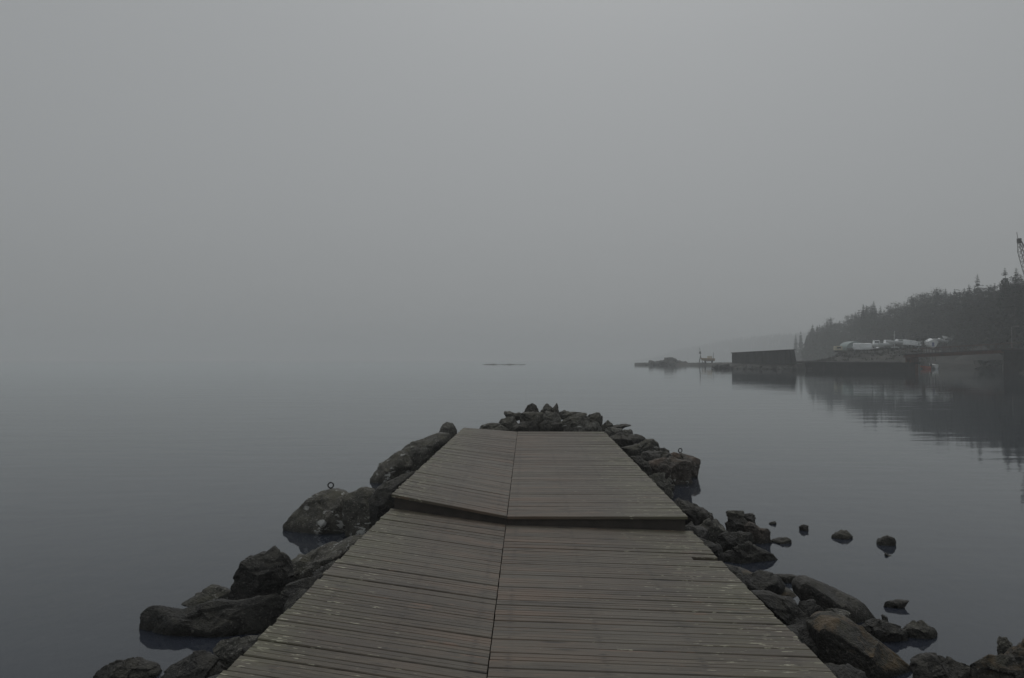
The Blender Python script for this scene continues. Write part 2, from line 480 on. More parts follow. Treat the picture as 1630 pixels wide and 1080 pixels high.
# ------------------------------------------------------------------ boulders
def rock_mesh(bm, poly, d, thick, seed, base, sub, rough=1.0, shards=1.0, slab=False):
    rr = random.Random(seed)
    P = [at(u, v, d) for u, v in poly]
    pts = [(p.x, p.z) for p in P]
    A = cx = cz = 0
    for i in range(len(pts)):
        x0, z0 = pts[i]; x1, z1 = pts[(i + 1) % len(pts)]
        k = x0 * z1 - x1 * z0; A += k; cx += (x0 + x1) * k; cz += (z0 + z1) * k
    cx /= 3 * A; cz /= 3 * A
    W = max(p[0] for p in pts) - min(p[0] for p in pts); H = max(p[1] for p in pts) - min(p[1] for p in pts)
    size = math.sqrt(W * H)
    depth = thick * size
    N = 360
    rad = [0.0] * N
    for k in range(N):
        a = k * 2 * math.pi / N; ca, sa = math.cos(a), math.sin(a); best = 0
        for i in range(len(pts)):
            x0, z0 = pts[i][0] - cx, pts[i][1] - cz; x1, z1 = pts[(i + 1) % len(pts)][0] - cx, pts[(i + 1) % len(pts)][1] - cz
            ex, ez = x1 - x0, z1 - z0
            den = ca * ez - sa * ex
            if abs(den) < 1e-9: continue
            t_ = (x0 * ez - z0 * ex) / den; s_ = (x0 * sa - z0 * ca) / den
            if t_ > 0 and -.001 <= s_ <= 1.001: best = max(best, t_)
        rad[k] = best
    planes = []
    for k in range(13):
        n_ = Vector((rr.uniform(-.9, .9), rr.uniform(-.4, 1.0), rr.choice((1, 1, 1, -1)) * rr.uniform(.3, 1))).normalized()
        planes.append((n_, rr.uniform(.66, .98)))
    planes.append((Vector((rr.uniform(-.2, .2), .75, .66)).normalized(), rr.uniform(.62, .8)))
    if slab: planes = [(Vector((rr.uniform(-.05, .05), .86, .5)).normalized(), slab), (Vector((-.6, .1, .79)), .86), (Vector((.7, .1, .7)), .9)]
    tmp = bmesh.new(); bmesh.ops.create_icosphere(tmp, subdivisions=sub, radius=1)
    K = 7.0 if slab else 3.6
    zmin = min(p[1] for p in pts)
    off = Vector((rr.uniform(-50, 50), rr.uniform(-50, 50), rr.uniform(-50, 50)))
    vmap = {}
    for vt in tmp.verts:
        a, b, c = vt.co.x, vt.co.z, -vt.co.y
        rho = math.hypot(a, b)
        s = (rho ** K + abs(c) ** K) ** (-1 / K)
        q = Vector((a * s, b * s, c * s))
        for n_, o_ in planes:
            dd = q.dot(n_) - o_
            if dd > 0: q -= n_ * dd
        ph = math.atan2(q.y, q.x) % (2 * math.pi)
        kf = ph / (2 * math.pi) * N; k0 = int(kf) % N; fr_ = kf - int(kf)
        r = rad[k0] * (1 - fr_) + rad[(k0 + 1) % N] * fr_
        rho = math.hypot(q.x, q.y)
        x = cx + math.cos(ph) * r * rho; z = cz + math.sin(ph) * r * rho
        y = d - q.z * depth / 2
        if base and z < cz:
            f_ = (cz - z) / max(1e-4, cz - zmin)
            z = min(z, cz + (min(zmin, base) - cz) * f_)
        p = Vector((x, y, z))
        nd = Vector((q.x, -q.z, q.y)).normalized()
        e = off + p / size * 1.3
        def shard(f_, amt):
            ee = e * f_
            cp = noise.voronoi(ee)[1][0]
            cv = noise.cell_vector(cp * 7.31) - Vector((.5, .5, .5))
            return amt * ((ee - cp).dot(cv) * 2.0 + (cv.x + cv.y) * .5)
        dsp = shards * (shard(1.5, .095) + shard(4.3, .032)) + .02 * noise.fractal(e * 2, .8, 2.1, 5)
        cr = noise.noise(Vector((e.x * 1.6 + e.z, e.y * 1.6, e.z * 5.2)))
        dsp += .03 * (min(abs(cr) * 3.6, .6) - .5)
        p += nd * dsp * size * rough
        vmap[vt.index] = bm.verts.new(p)
    for f in tmp.faces:
        bm.faces.new([vmap[v_.index] for v_ in f.verts])
    tmp.free()

SEED = [100]
ROCKS = {}
def rock(name, label, poly, d, mat='rock', thick=.95, base=-.25, sub=None, group=None, cat='rock', rough=1.0, shards=None, slab=False):
    SEED[0] += 1
    bm = bmesh.new()
    if sub is None: sub = 6 if d < 7 else 5
    if shards is None: shards = .5 if group == GL else 1.0
    rock_mesh(bm, poly, d, thick, SEED[0], base, sub, rough=rough, shards=shards, slab=slab)
    P = [at(u, v, d) for u, v in poly]
    cx = sum(p.x for p in P) / len(P)
    o = link(name, bm, M[mat], smooth=True, loc=(cx, d, 0))
    tag(o, label, cat, group)
    return o

GL = 'boulders along the left side of the jetty'
GR = 'boulders along the right side of the jetty'
GE = 'boulders heaped at the end of the jetty'
GS = 'stones lying in the shallow water'
# --- left side
boulder_ring = rock('boulder', 'big rounded boulder left of the step with an iron ring on top',
     [(455, 831), (461, 821), (479, 807), (488, 797), (498, 790), (503, 786), (518, 784), (531, 783), (545, 786), (556, 787), (575, 800), (590, 830), (580, 860), (520, 858), (462, 850), (462, 842)], 9.75, 'rock_streak', 1.0, group=GL, cat='boulder')
rock('boulder', 'white-streaked boulder between the ringed boulder and the left end of the step',
     [(545, 792), (553, 785), (561, 781), (579, 778), (592, 781), (606, 796), (612, 815), (590, 850), (556, 850), (548, 820)], 9.4, 'rock_streak', .9, group=GL, cat='boulder')
rock('rock', 'black low rock wedged under the left end of the step',
     [(586, 798), (598, 781), (612, 776), (630, 778), (640, 800), (630, 830), (600, 835)], 9.0, 'rock_black', .8, group=GL)
rock('rock_slab', 'long sloping slab with white streaks close to the left deck edge',
     [(446, 908), (456, 897), (472, 886), (500, 877), (530, 870), (552, 860), (568, 855), (585, 858), (560, 890), (510, 935), (455, 945)], 7.4, 'rock_streak', .8, group=GL)
rock('boulder', 'black upright boulder with a knobbed top beside the streaked slab',
     [(366, 942), (374, 925), (382, 902), (390, 893), (412, 885), (420, 886), (425, 881), (431, 878), (437, 882), (447, 883), (458, 893), (470, 915), (465, 950), (410, 960), (372, 955)], 6.8, 'rock_black', .95, group=GL, cat='boulder')
rock('boulder', 'largest black boulder low in the water at the lower left of the jetty',
     [(216, 1001), (217, 988), (223, 979), (236, 967), (252, 965), (266, 969), (290, 972), (315, 964), (347, 957), (380, 957), (410, 950), (442, 945), (462, 960), (470, 1000), (420, 1030), (340, 1034), (240, 1030), (226, 1026), (218, 1010)], 6.1, 'rock_black', .55, group=GL, cat='boulder')
rock('boulder', 'humped dark boulder behind the largest black boulder on the left',
     [(268, 972), (280, 964), (293, 959), (307, 947), (331, 935), (347, 934), (366, 942), (378, 955), (370, 985), (320, 990), (280, 985)], 6.8, 'rock_lichen', .9, group=GL, cat='boulder')
rock('boulder', 'small pointed boulder alone in the water at the bottom left corner',
     [(150, 1082), (158, 1068), (166, 1058), (172, 1051), (183, 1046), (193, 1047), (207, 1051), (220, 1059), (236, 1063), (252, 1071), (250, 1088), (200, 1095)], 5.2, 'rock', .9, group=GL, cat='boulder')
rock('boulder', 'smooth dark boulder cut by the bottom edge left of the deck',
     [(248, 1088), (260, 1072), (276, 1058), (287, 1053), (306, 1042), (341, 1041), (358, 1055), (370, 1085), (350, 1120), (280, 1120)], 4.95, 'rock_black', .9, group=GL, cat='boulder')
rock('boulder', 'rough grey boulder touching the deck edge at the lower left',
     [(337, 1036), (350, 1025), (363, 1016), (379, 1012), (400, 1012), (418, 1022), (415, 1060), (380, 1090), (350, 1075)], 5.2, 'rock_lichen', .85, group=GL, cat='boulder')
rock('boulder', 'black boulder in the gap under the left deck edge below the streaked slab',
     [(440, 950), (455, 935), (490, 920), (515, 915), (510, 950), (470, 995), (440, 1000)], 6.4, 'rock_black', .8, group=GL, cat='boulder')
rock('boulder', 'blunt-nosed boulder with white patches left of the upper deck',
     [(588, 763), (591, 757), (602, 747), (604, 739), (614, 731), (623, 723), (632, 719), (645, 722), (655, 740), (650, 765), (625, 775), (600, 772), (590, 768)], 13.6, 'rock_streak', 1.0, group=GL, cat='boulder', sub=5)
rock('boulder', 'long dark boulder running beside the upper deck up to the pale block',
     [(628, 728), (640, 716), (654, 707), (669, 703), (684, 695), (699, 689), (715, 690), (718, 700), (700, 725), (670, 755), (640, 760)], 14.4, 'rock_lichen', 1.0, group=GL, cat='boulder', sub=5)
rock('rock', 'dark rock in the cleft between the blunt-nosed boulder and the step',
     [(596, 779), (615, 768), (640, 755), (660, 750), (655, 775), (630, 800), (602, 800)], 11.3, 'rock', .9, group=GL)
rock('rock_block', 'pale squarish block standing at the far left corner of the deck',
     [(698, 691), (701, 682), (704, 675), (710, 672), (722, 672), (726, 678), (728, 689), (722, 698), (702, 698)], 16.2, 'rock_pale', .95, group=GL)
# --- far end
rock('rock_slab', 'low flat slab at the left end of the heap beyond the deck',
     [(762, 684), (771, 676), (782, 674), (792, 673), (802, 677), (811, 685), (810, 694), (765, 694)], 17.3, 'rock_lichen', .9, group=GE)
rock('boulder', 'round-shouldered boulder above the low slab at the end of the deck',
     [(793, 672), (796, 665), (806, 663), (818, 665), (824, 675), (822, 690), (800, 690)], 17.6, 'rock_lichen', 1.0, group=GE, cat='boulder')
rock('rock', 'tilted block lying on the round-shouldered boulder of the end heap',
     [(801, 659), (802, 655), (816, 654), (829, 658), (834, 665), (822, 671), (806, 667)], 18.0, 'rock_lichen', .9, base=0, group=GE)
rock('rock', 'dark pointed rock forming the left peak of the end heap',
     [(834, 657), (836, 650), (839, 643), (847, 643), (854, 647), (859, 657), (848, 662)], 18.1, 'rock', 1.0, base=0, group=GE)
rock('rock', 'rounded grey rock in the middle of the skyline of the end heap',
     [(859, 658), (864, 650), (868, 645), (873, 643), (879, 645), (883, 657), (870, 664)], 18.1, 'rock_lichen', 1.0, base=0, group=GE)
rock('rock', 'thin spike of rock forming the right peak of the end heap',
     [(877, 652), (881, 648), (884, 645), (886.5, 642), (888, 648), (890, 657), (884, 663), (877, 660)], 18.0, 'rock_lichen', .9, base=0, group=GE)
rock('rock', 'wide grey rock below the dark pointed peak of the end heap',
     [(827, 662), (833, 657), (850, 656), (864, 658), (868, 668), (855, 678), (832, 676)], 17.7, 'rock_lichen', .9, group=GE)
rock('boulder', 'dark wedge-shaped boulder at the deck end left of its middle',
     [(811, 684), (822, 676), (834, 671), (848, 670), (856, 677), (860, 690), (820, 692)], 17.15, 'rock', .75, group=GE, cat='boulder')
rock('boulder', 'pale boulder under the spike in the middle of the end heap',
     [(859, 661), (872, 656), (887, 657), (893, 667), (890, 677), (866, 678)], 17.7, 'rock_pale', .9, group=GE, cat='boulder')
rock('rock', 'small black block in the hollow at the middle of the deck end',
     [(855, 678), (866, 671), (884, 671), (893, 675), (893, 692), (858, 692)], 17.2, 'rock', .7, group=GE)
rock('rock_slab', 'long flat cap rock on the right half of the end heap',
     [(886, 660), (892, 656), (900, 655), (912, 656), (927, 657), (932, 662), (915, 668), (892, 668)], 17.9, 'rock_lichen', .9, base=0, group=GE)
rock('boulder', 'biggest greyish boulder in the right half of the end heap',
     [(889, 680), (896, 669), (903, 663), (915, 660), (930, 660), (938, 667), (936, 690), (895, 691)], 17.3, 'rock_lichen', .85, group=GE, cat='boulder')
rock('rock', 'upright squared rock at the right end of the end heap',
     [(933, 667), (937, 661), (946, 658), (955, 657), (958, 665), (960, 680), (940, 685)], 17.7, 'rock_lichen', .9, group=GE)
rock('rock', 'pale sloping rock below the squared rock at the right deck corner',
     [(914, 682), (924, 673), (934, 669), (950, 671), (960, 684), (955, 692), (920, 692)], 17.05, 'rock_pale', .6, group=GE)
rock('rock', 'small peaked rock beside the far right corner of the deck',
     [(956, 681), (962, 675), (968, 670), (973, 673), (978, 682), (965, 690)], 17.6, 'rock_lichen', .9, group=GE)
rock('rock_slab', 'thin dark slab jutting out over the water beyond the right corner',
     [(972, 681), (980, 677), (988, 675), (1000, 676), (1007, 677.5), (996, 680), (980, 684)], 17.8, 'rock', 2.2, base=0, group=GE)
# --- right side
rock('rock', 'pale lichen-covered rock against the far right corner of the deck',
     [(961, 688), (968, 681), (978, 680), (990, 682), (995, 690), (985, 700), (968, 698)], 16.3, 'rock_pale', .8, group=GR)
rock('rock', 'little pale block next to the lichen-covered corner rock',
     [(990, 688), (993, 684), (1005, 684), (1009, 691), (1004, 697), (992, 696)], 16.3, 'rock_pale', .9, group=GR)
rock('rock_slab', 'dark flat slab pointing out from the right deck edge below the pale rocks',
     [(968, 697), (987, 690), (1009, 692), (1024, 695), (1030, 699), (1018, 706), (998, 711), (978, 708)], 15.4, 'rock', .9, group=GR)
rock('boulder', 'hump-backed grey boulder half way down the right side of the upper deck',
     [(988, 714), (1011, 709), (1027, 701), (1039, 700), (1047, 707), (1051, 716), (1045, 728), (1015, 730), (998, 724)], 14.6, 'rock_lichen', .9, group=GR, cat='boulder', sub=5)
rock('rock', 'small dark rounded rock between the hump-backed and the ringed boulder',
     [(1047, 719), (1051, 714), (1057, 713.5), (1063, 717), (1068, 724), (1060, 733), (1048, 730)], 14.9, 'rock', .9, group=GR)
rock('rock', 'dark ledge of rock below the hump-backed boulder on the right',
     [(1018, 730), (1025, 721), (1043, 717), (1066, 722), (1072, 730), (1060, 745), (1030, 748)], 14.0, 'rock', .9, group=GR)
boulder_ring2 = rock('boulder', 'rust-brown boulder with an iron ring at the outer right',
     [(1064, 729), (1067, 724), (1073, 720), (1088, 723), (1107, 728), (1115, 737), (1111, 746), (1110, 757), (1102, 765), (1085, 768), (1068, 750)], 14.2, 'rock_rust', .9, group=GR, cat='boulder', sub=5, rough=.7)
rock('boulder', 'broad reddish boulder in front of the right-hand ringed boulder',
     [(1032, 742), (1035, 736), (1044, 732), (1069, 730), (1094, 735), (1101, 744), (1101, 757), (1090, 766), (1050, 768), (1036, 755)], 13.4, 'rock_rust', .85, group=GR, cat='boulder', sub=5)
rock('boulder', 'greenish leaning boulder tight against the right edge of the upper deck',
     [(1030, 760), (1034, 757), (1041, 754), (1060, 757), (1069, 765), (1073, 785), (1068, 800), (1050, 800)], 12.0, 'rock_lichen', .8, group=GR, cat='boulder', sub=5)
rock('rock', 'black rock low at the deck edge above the greenish leaning boulder',
     [(1004, 728), (1018, 726), (1032, 735), (1040, 752), (1030, 765), (1012, 745)], 13.2, 'rock', .8, group=GR)
rock('boulder', 'dark angular boulder at the right end of the step',
     [(1073, 806), (1076, 800), (1083, 794), (1097, 797), (1108, 800), (1126, 813), (1130, 830), (1110, 850), (1085, 840)], 9.5, 'rock', .85, group=GR, cat='boulder')
rock('rock', 'small dark cube of rock just below the angular boulder by the step',
     [(1118, 826), (1121, 818), (1136, 816), (1138, 828), (1132, 842), (1118, 842)], 9.3, 'rock', .9, group=GR)
rock('boulder', 'brownish rounded boulder beside the deck just in front of the step',
     [(1108, 846), (1114, 838), (1125, 831), (1141, 826), (1152, 837), (1156, 850), (1145, 868), (1118, 862)], 8.9, 'rock_lichen', .85, group=GR, cat='boulder')
rock('rock', 'flat capstone on top of the dark block out from the step',
     [(1156, 819), (1158, 813.5), (1170, 812.5), (1184, 814), (1186, 821), (1172, 824), (1158, 823)], 9.35, 'rock_lichen', 1.1, base=0, group=GR)
rock('rock_block', 'dark upright block carrying the flat capstone right of the step',
     [(1156, 823), (1160, 820), (1182, 820), (1190, 832), (1190, 848), (1160, 850)], 9.3, 'rock', .9, group=GR)
rock('rock', 'rounded rock leaning on the outer side of the capstone block',
     [(1182, 820), (1186, 817), (1198, 819), (1205, 825), (1199, 835), (1186, 838)], 9.4, 'rock', .9, group=GR)
rock('rock', 'brown snout-shaped rock reaching into the water past the capstone block',
     [(1186, 838), (1195, 832), (1207, 839), (1223, 842), (1228, 850), (1218, 856), (1198, 856), (1186, 852)], 9.1, 'rock_rust', .8, group=GR)
rock('boulder', 'wide black boulder below the capstone block',
     [(1124, 868), (1140, 858), (1156, 851), (1180, 848), (1196, 849), (1200, 866), (1180, 884), (1135, 884)], 8.7, 'rock_black', .8, group=GR, cat='boulder')
rock('rock_slab', 'black pointed slab lying in the water beside the broken board',
     [(1142, 888), (1152, 876), (1175, 868), (1198, 865), (1217, 875), (1235, 886), (1241, 891), (1220, 896), (1180, 902), (1150, 900)], 8.3, 'rock_black', .8, group=GR)
rock('rock_slab', 'greenish slab sloping away from the right edge of the lower deck',
     [(1174, 912), (1178, 909), (1185, 909), (1206, 918), (1232, 929), (1264, 944), (1272, 953), (1270, 985), (1240, 985), (1200, 945)], 7.1, 'rock_orange', .8, group=GR, rough=.6, shards=.5, slab=.7)
rock('rock_slab', 'long beam-like slab slanting into the water at the lower right',
     [(1268, 935), (1271, 928), (1279, 923), (1291, 923), (1327, 938), (1364, 955), (1388, 967), (1392, 977), (1388, 986), (1364, 988), (1320, 982), (1285, 965), (1270, 950)], 6.5, 'rock', .8, group=GR, rough=.55, shards=.3, slab=.66)
rock('rock', 'dark sunken rock between the greenish slab and the ochre slab',
     [(1265, 966), (1275, 959), (1300, 960), (1312, 970), (1318, 985), (1308, 1005), (1275, 1005)], 6.1, 'rock_black', .8, group=GR)
rock('rock', 'narrow finger of grey stone lying under the beam-like slab',
     [(1311, 973), (1315, 968), (1322, 967), (1336, 971), (1354, 976), (1353, 982), (1336, 986), (1315, 982)], 5.85, 'rock_lichen', 1.1, base=0, group=GR, rough=.7)
rock('rock_slab', 'biggest slab at the lower right with ochre lichen on its top',
     [(1296, 1000), (1304, 993), (1314, 986), (1336, 985), (1360, 992), (1390, 1015), (1423, 1041), (1452, 1053), (1448, 1066), (1430, 1075), (1370, 1085), (1320, 1085), (1298, 1040)], 5.45, 'rock_orange', .8, group=GR, rough=.6, shards=.5, slab=.78)
rock('boulder', 'rounded black boulder right of the ochre slab in the water',
     [(1366, 996), (1380, 990), (1401, 991), (1415, 993), (1430, 996), (1442, 1003), (1446, 1014), (1430, 1020), (1380, 1022), (1366, 1010)], 6.0, 'rock_black', .9, group=GR, cat='boulder')
rock('boulder', 'rounded grey-brown boulder at the outer end of the low rocks',
     [(1438, 1005), (1444, 998), (1451, 993), (1468, 991), (1483, 995), (1493, 1008), (1484, 1014), (1450, 1016), (1438, 1012)], 6.05, 'rock_lichen', .9, group=GR, cat='boulder')
rock('boulder', 'ribbed grey boulder cut by the bottom edge right of the ochre slab',
     [(1450, 1066), (1456, 1054), (1468, 1047), (1483, 1043), (1498, 1045), (1505, 1044), (1520, 1051), (1540, 1057), (1557, 1069), (1562, 1088), (1500, 1105), (1455, 1095)], 5.1, 'rock', .9, group=GR, cat='boulder')
rock('boulder', 'large mossy boulder in the bottom right corner',
     [(1548, 1070), (1553, 1062), (1568, 1052), (1589, 1043), (1609, 1029), (1632, 1019), (1665, 1016), (1700, 1035), (1715, 1075), (1690, 1110), (1580, 1115), (1550, 1090)], 5.0, 'rock_orange', .8, group=GR, cat='boulder')
rock('rock', 'small knobbly rock showing behind the large mossy corner boulder',
     [(1586, 1036), (1590, 1026), (1597, 1018), (1604, 1016), (1612, 1024), (1614, 1040)], 5.45, 'rock_lichen', .9, group=GR)
rock('boulder', 'black boulder in the shadow under the right edge of the lower deck',
     [(1205, 950), (1232, 948), (1270, 960), (1302, 1000), (1325, 1075), (1300, 1085), (1262, 1030)], 6.0, 'rock_black', .7, group=GR, cat='boulder')
def filler(cx, y, zt, w_, label):
    P = []
    for k in range(9):
        a = k * 6.283 / 9; P.append((cx + w_ * .5 * math.cos(a) * rnd.uniform(.85, 1.15), zt * .5 + (zt * .5 + .02) * math.sin(a)))
    px = []
    for x, z in P:
        q = Vector((x, y, z - CAM_Z)); px.append((815 + F * q.dot(CR) / q.dot(CF), 540 - F * q.dot(CU) / q.dot(CF)))
    rock('rock', label, px, y, 'rock_black', 1.3, sub=5, group='rocks under the deck edges')
rnd = random.Random(77)
for x, y, zt, w_ in ((1.72, 4.1, .26, .6), (1.78, 4.75, .24, .6), (1.74, 6.3, .2, .5), (1.72, 7.0, .26, .5), (1.72, 7.9, .3, .5), (1.74, 8.5, .3, .5), (2.02, 7.05, .2, .55), (2.0, 5.6, .2, .5), (1.7, 5.4, .24, .5)):
    filler(x, y, zt, w_, 'dark rock half hidden in the gap below the right deck edge')
for x, y, zt, w_ in ((-1.66, 4.3, .3, .5), (-1.62, 5.1, .3, .5), (-1.6, 5.9, .34, .5), (-1.58, 6.7, .36, .5)):
    filler(x, y, zt, w_, 'dark rock half hidden in the gap below the left deck edge')
for x, y, zt, w_ in ((-.9, 17.15, .5, .7), (-.2, 17.2, .55, .7), (.5, 17.25, .55, .7), (1.2, 17.2, .5, .7)):
    filler(x, y, zt, w_, 'dark rock filling the foot of the heap beyond the deck end')
# --- stones in the shallows
rock('stone', 'tiny pointed stone nearest the snout-shaped rock', [(1224, 833.5), (1228, 831), (1233, 830), (1237, 833), (1234, 837), (1228, 836)], 10.1, 'rock', 1, -.08, 3, GS, 'stone')
rock('stone', 'small round dark stone between the tiny stone and the diamond-shaped one', [(1273, 842), (1275, 836.5), (1280, 834.5), (1286, 837.5), (1287, 842), (1280, 846)], 9.75, 'rock', 1, -.1, 4, GS, 'stone')
rock('stone', 'biggest loose stone, diamond-shaped and brown', [(1323, 854), (1330, 847), (1340, 843), (1349, 846), (1357, 853), (1352, 861), (1340, 864), (1330, 861)], 9.35, 'rock_lichen', 1, -.12, 4, GS, 'stone')
rock('stone', 'flat wedge-shaped stone farthest out to the right', [(1393, 869), (1402, 860), (1412, 854), (1424, 856), (1428, 862), (1420, 870), (1400, 871)], 9.0, 'rock', 1, -.12, 4, GS, 'stone')
rock('stone', 'small pale three-cornered stone in front of the wedge-shaped one', [(1409, 880.5), (1413, 882), (1421, 888), (1417, 894), (1413, 893)], 8.5, 'rock_pale', 1.4, -.05, 3, GS, 'stone')
rock('stone', 'long half-sunken stone with a rounded head off the snout-shaped rock', [(1226, 862), (1240, 858), (1252, 856), (1259, 859), (1259, 864), (1250, 866), (1236, 865)], 9.1, 'rock_lichen', 1.6, -.06, 4, GS, 'stone')
rock('stone', 'thin black stone just breaking the surface behind the beam-like slab', [(1222, 917.5), (1235, 915), (1255, 915), (1275, 917), (1262, 921), (1240, 922)], 7.5, 'rock', .9, -.05, 4, GS, 'stone', .3)
rock('stone', 'sliver of stone awash right of the beam-like slab', [(1404, 962), (1413, 957), (1430, 955.5), (1448, 956.5), (1440, 961), (1415, 963.5)], 6.75, 'rock', .9, -.05, 4, GS, 'stone', .3)
rock('stone', 'tiny black stone between the beam-like slab and the rounded boulders', [(1402, 980), (1407, 979), (1415, 984), (1411, 986), (1405, 984)], 6.35, 'rock', 1.2, -.05, 3, GS, 'stone', .3)

# --- mooring rings
def mooring_ring(label, u, rk, y, R_, yaw):
    best = None
    inv = rk.matrix_world.inverted() if rk.matrix_world else None
    for k in range(40):
        yy = y - .35 + .7 * k / 39; xx = at_x(u, yy)
        ok, p, n_, _i = rk.ray_cast(Vector((xx, yy, 5)) - rk.location, Vector((0, 0, -1)))
        if ok:
            p = p + rk.location; sc_ = (p.z - CAM_Z) / p.y
            if best is None or sc_ > best[0]: best = (sc_, p)
    p = best[1]; zb = p.z; y = p.y
    root = empty('mooring_ring', p); tag(root, label, 'mooring ring', 'iron rings set in boulders')
    top = R_ * 1.25
    bm = bmesh.new(); add_torus(bm, (0, 0, top), R_, R_ * .24, Matrix.Rotation(R(yaw), 3, 'Z'))
    link('ring', bm, M['iron'], root, smooth=True)
    bm = bmesh.new(); add_tube(bm, (0, 0, -.06), (0, 0, top - R_ * .9), R_ * .36, n=10)
    link('shank', bm, M['iron'], root)
mooring_ring('dark iron ring standing on the big rounded boulder left of the step', 527.7, boulder_ring, 9.75, .034, 12)
mooring_ring('small iron ring on the rust-brown boulder right of the upper deck', 1082, boulder_ring2, 14.2, .037, 20)

# ------------------------------------------------------------------ far shore
def interp(tb, x):
    if x <= tb[0][0]: return tb[0][1]
    for (a, b), (c, d) in zip(tb, tb[1:]):
        if x <= c: return b + (d - b) * (x - a) / (c - a)
    return tb[-1][1]
DF = [(1015, 300), (1090, 288), (1165, 262), (1262, 214), (1335, 172), (1440, 152), (1456, 151), (1464, 196), (1592, 190), (1602, 128), (1700, 108), (1900, 84)]
BACK = [(1015, 8), (1090, 12), (1165, 26), (1255, 60), (1275, 400), (1900, 460)]
HB = [(1015, .8), (1090, 1.1), (1240, 1.2), (1262, 1.3), (1300, 1.5), (1328, 2.6), (1345, 4.0), (1400, 4.5), (1480, 4.9), (1590, 3.6), (1900, 3.2)]
TF = [(1283, 430), (1330, 385), (1400, 320), (1470, 262), (1530, 220), (1580, 185), (1620, 166), (1800, 140)]
def land_z(u, d):
    df = interp(DF, u); t_ = d - df; bk = interp(BACK, u)
    if t_ < -3: return -3.0
    z = -1.2 + 2.2 * sstep(-2.5, 1.5, t_)
    hb = interp(HB, u) - 1.0
    z += hb * sstep(1, 24, t_)
    if u > 1262:
        z += 9.0 * sstep(-10, 150, d - interp(TF, u)) * sstep(1262, 1300, u)
    if 1510 < u < 1606:      # gravel heap by the bridge
        z += 0
    z -= 6 * sstep(bk, bk + 10, t_)
    z += .35 * noise.fractal(Vector((u * .05, d * .08, 0)), 1, 2, 4) * sstep(2, 12, t_)
    return z
us = [1010 + i * 6 for i in range(149)]
ds = [80 + i * 3 for i in range(50)] + [230 + i * 5 for i in range(34)] + [400 + i * 16 for i in range(20)]
bm = bmesh.new()
grid = [[bm.verts.new((at_x(u, d), d, land_z(u, d))) for u in us] for d in ds]
for j in range(len(ds) - 1):
    for i in range(len(us) - 1):
        q = (grid[j][i], grid[j][i + 1], grid[j + 1][i + 1], grid[j + 1][i])
        if max(v_.co.z for v_ in q) > -2.5: bm.faces.new(q)
for v_ in [v_ for v_ in bm.verts if not v_.link_faces]: bm.verts.remove(v_)
t = NT('shore gravel and rough grass')
v = t.coord((1, 1, 1))
c = t.mix(t.rng(t.noise(v, .12, 5, .6), .4, .6), (.024, .023, .02), (.06, .055, .05))
c = t.mix(t.rng(t.noise(v, .6, 5, .7), .45, .7, 0, .7), c, (.05, .047, .032))
tag(link('shore', bm, t.bsdf(c, .9, t.noise(v, 1.2, 4), .2), smooth=True), kind='structure')

M['scrub'] = simple_mat('dead grass and scrub', (.032, .03, .021), .9, .5, .8)
bm = bmesh.new(); rg = random.Random(4)
for k in range(900):
    u = rg.uniform(1264, 1470); d = interp(DF, u) + rg.choice((9, 14, 20, 26, 70)) + rg.uniform(0, 16)
    if 1330 < u and d > interp(DF, u) + 30: continue
    c = Vector((at_x(u, d), d, land_z(u, d))); h = rg.uniform(.2, .6)
    for j in range(9):
        a = rg.uniform(0, 6.28); o_ = Vector((rg.gauss(0, .55), rg.gauss(0, .5), -.1)); q = c + o_
        s_ = Vector((math.cos(a), math.sin(a), 0)) * rg.uniform(.08, .2)
        bm.faces.new([bm.verts.new(p) for p in (q - s_, q + s_, q + Vector((rg.gauss(0, .25), rg.gauss(0, .25), h * rg.uniform(.6, 1.2))))])
tag(link('undergrowth', bm, M['scrub']), 'low dark scrub and dead grass on the shore bank', 'undergrowth', kind='stuff')

# far hill lost in the fog
HT = [(940, 1), (1000, 2), (1040, 7), (1080, 13), (1120, 19), (1180, 25), (1240, 28), (1330, 31), (1500, 34)]
bm = bmesh.new()
hu = [930 + i * 6 for i in range(112)]
hd = [0, .05, .12, .22, .34, .5, .8]
def hill_d(u): return interp([(930, 2050), (1080, 1900), (1200, 1560), (1330, 1080), (1600, 760)], u)
def hill_z(u, d):
    t_ = d / hill_d(u) - 1
    return (interp(HT, u) - 6) * hill_d(u) / 700 * sstep(0, .2, t_) - 1.5 + 4 * noise.noise(Vector((u * .03, t_ * 6, 2))) * sstep(.02, .12, t_)
grid = [[bm.verts.new((at_x(u, hill_d(u) * (1 + t_)), hill_d(u) * (1 + t_), hill_z(u, hill_d(u) * (1 + t_)))) for u in hu] for t_ in hd]
for j in range(len(hd) - 1):
    for i in range(len(hu) - 1):
        bm.faces.new((grid[j][i], grid[j][i + 1], grid[j + 1][i + 1], grid[j + 1][i]))
M['hill'] = simple_mat('dark hillside', (.03, .036, .028), .9, .3, .05)
tag(link('hill', bm, M['hill'], smooth=True), kind='structure')

def leaf_mat(name, a, b):
    t = NT(name); v = t.coord((1, 1, 1))
    c = t.mix(t.rng(t.noise(v, .9, 3), .35, .65), a, b)
    return t.bsdf(c, .8, spec=.2)
M['needles'] = leaf_mat('spruce needles', (.016, .021, .015), (.036, .043, .028))
M['pine'] = leaf_mat('pine needles', (.016, .019, .013), (.032, .034, .023))
M['bark'] = simple_mat('grey bark', (.05, .043, .037), .9, .3, 3)

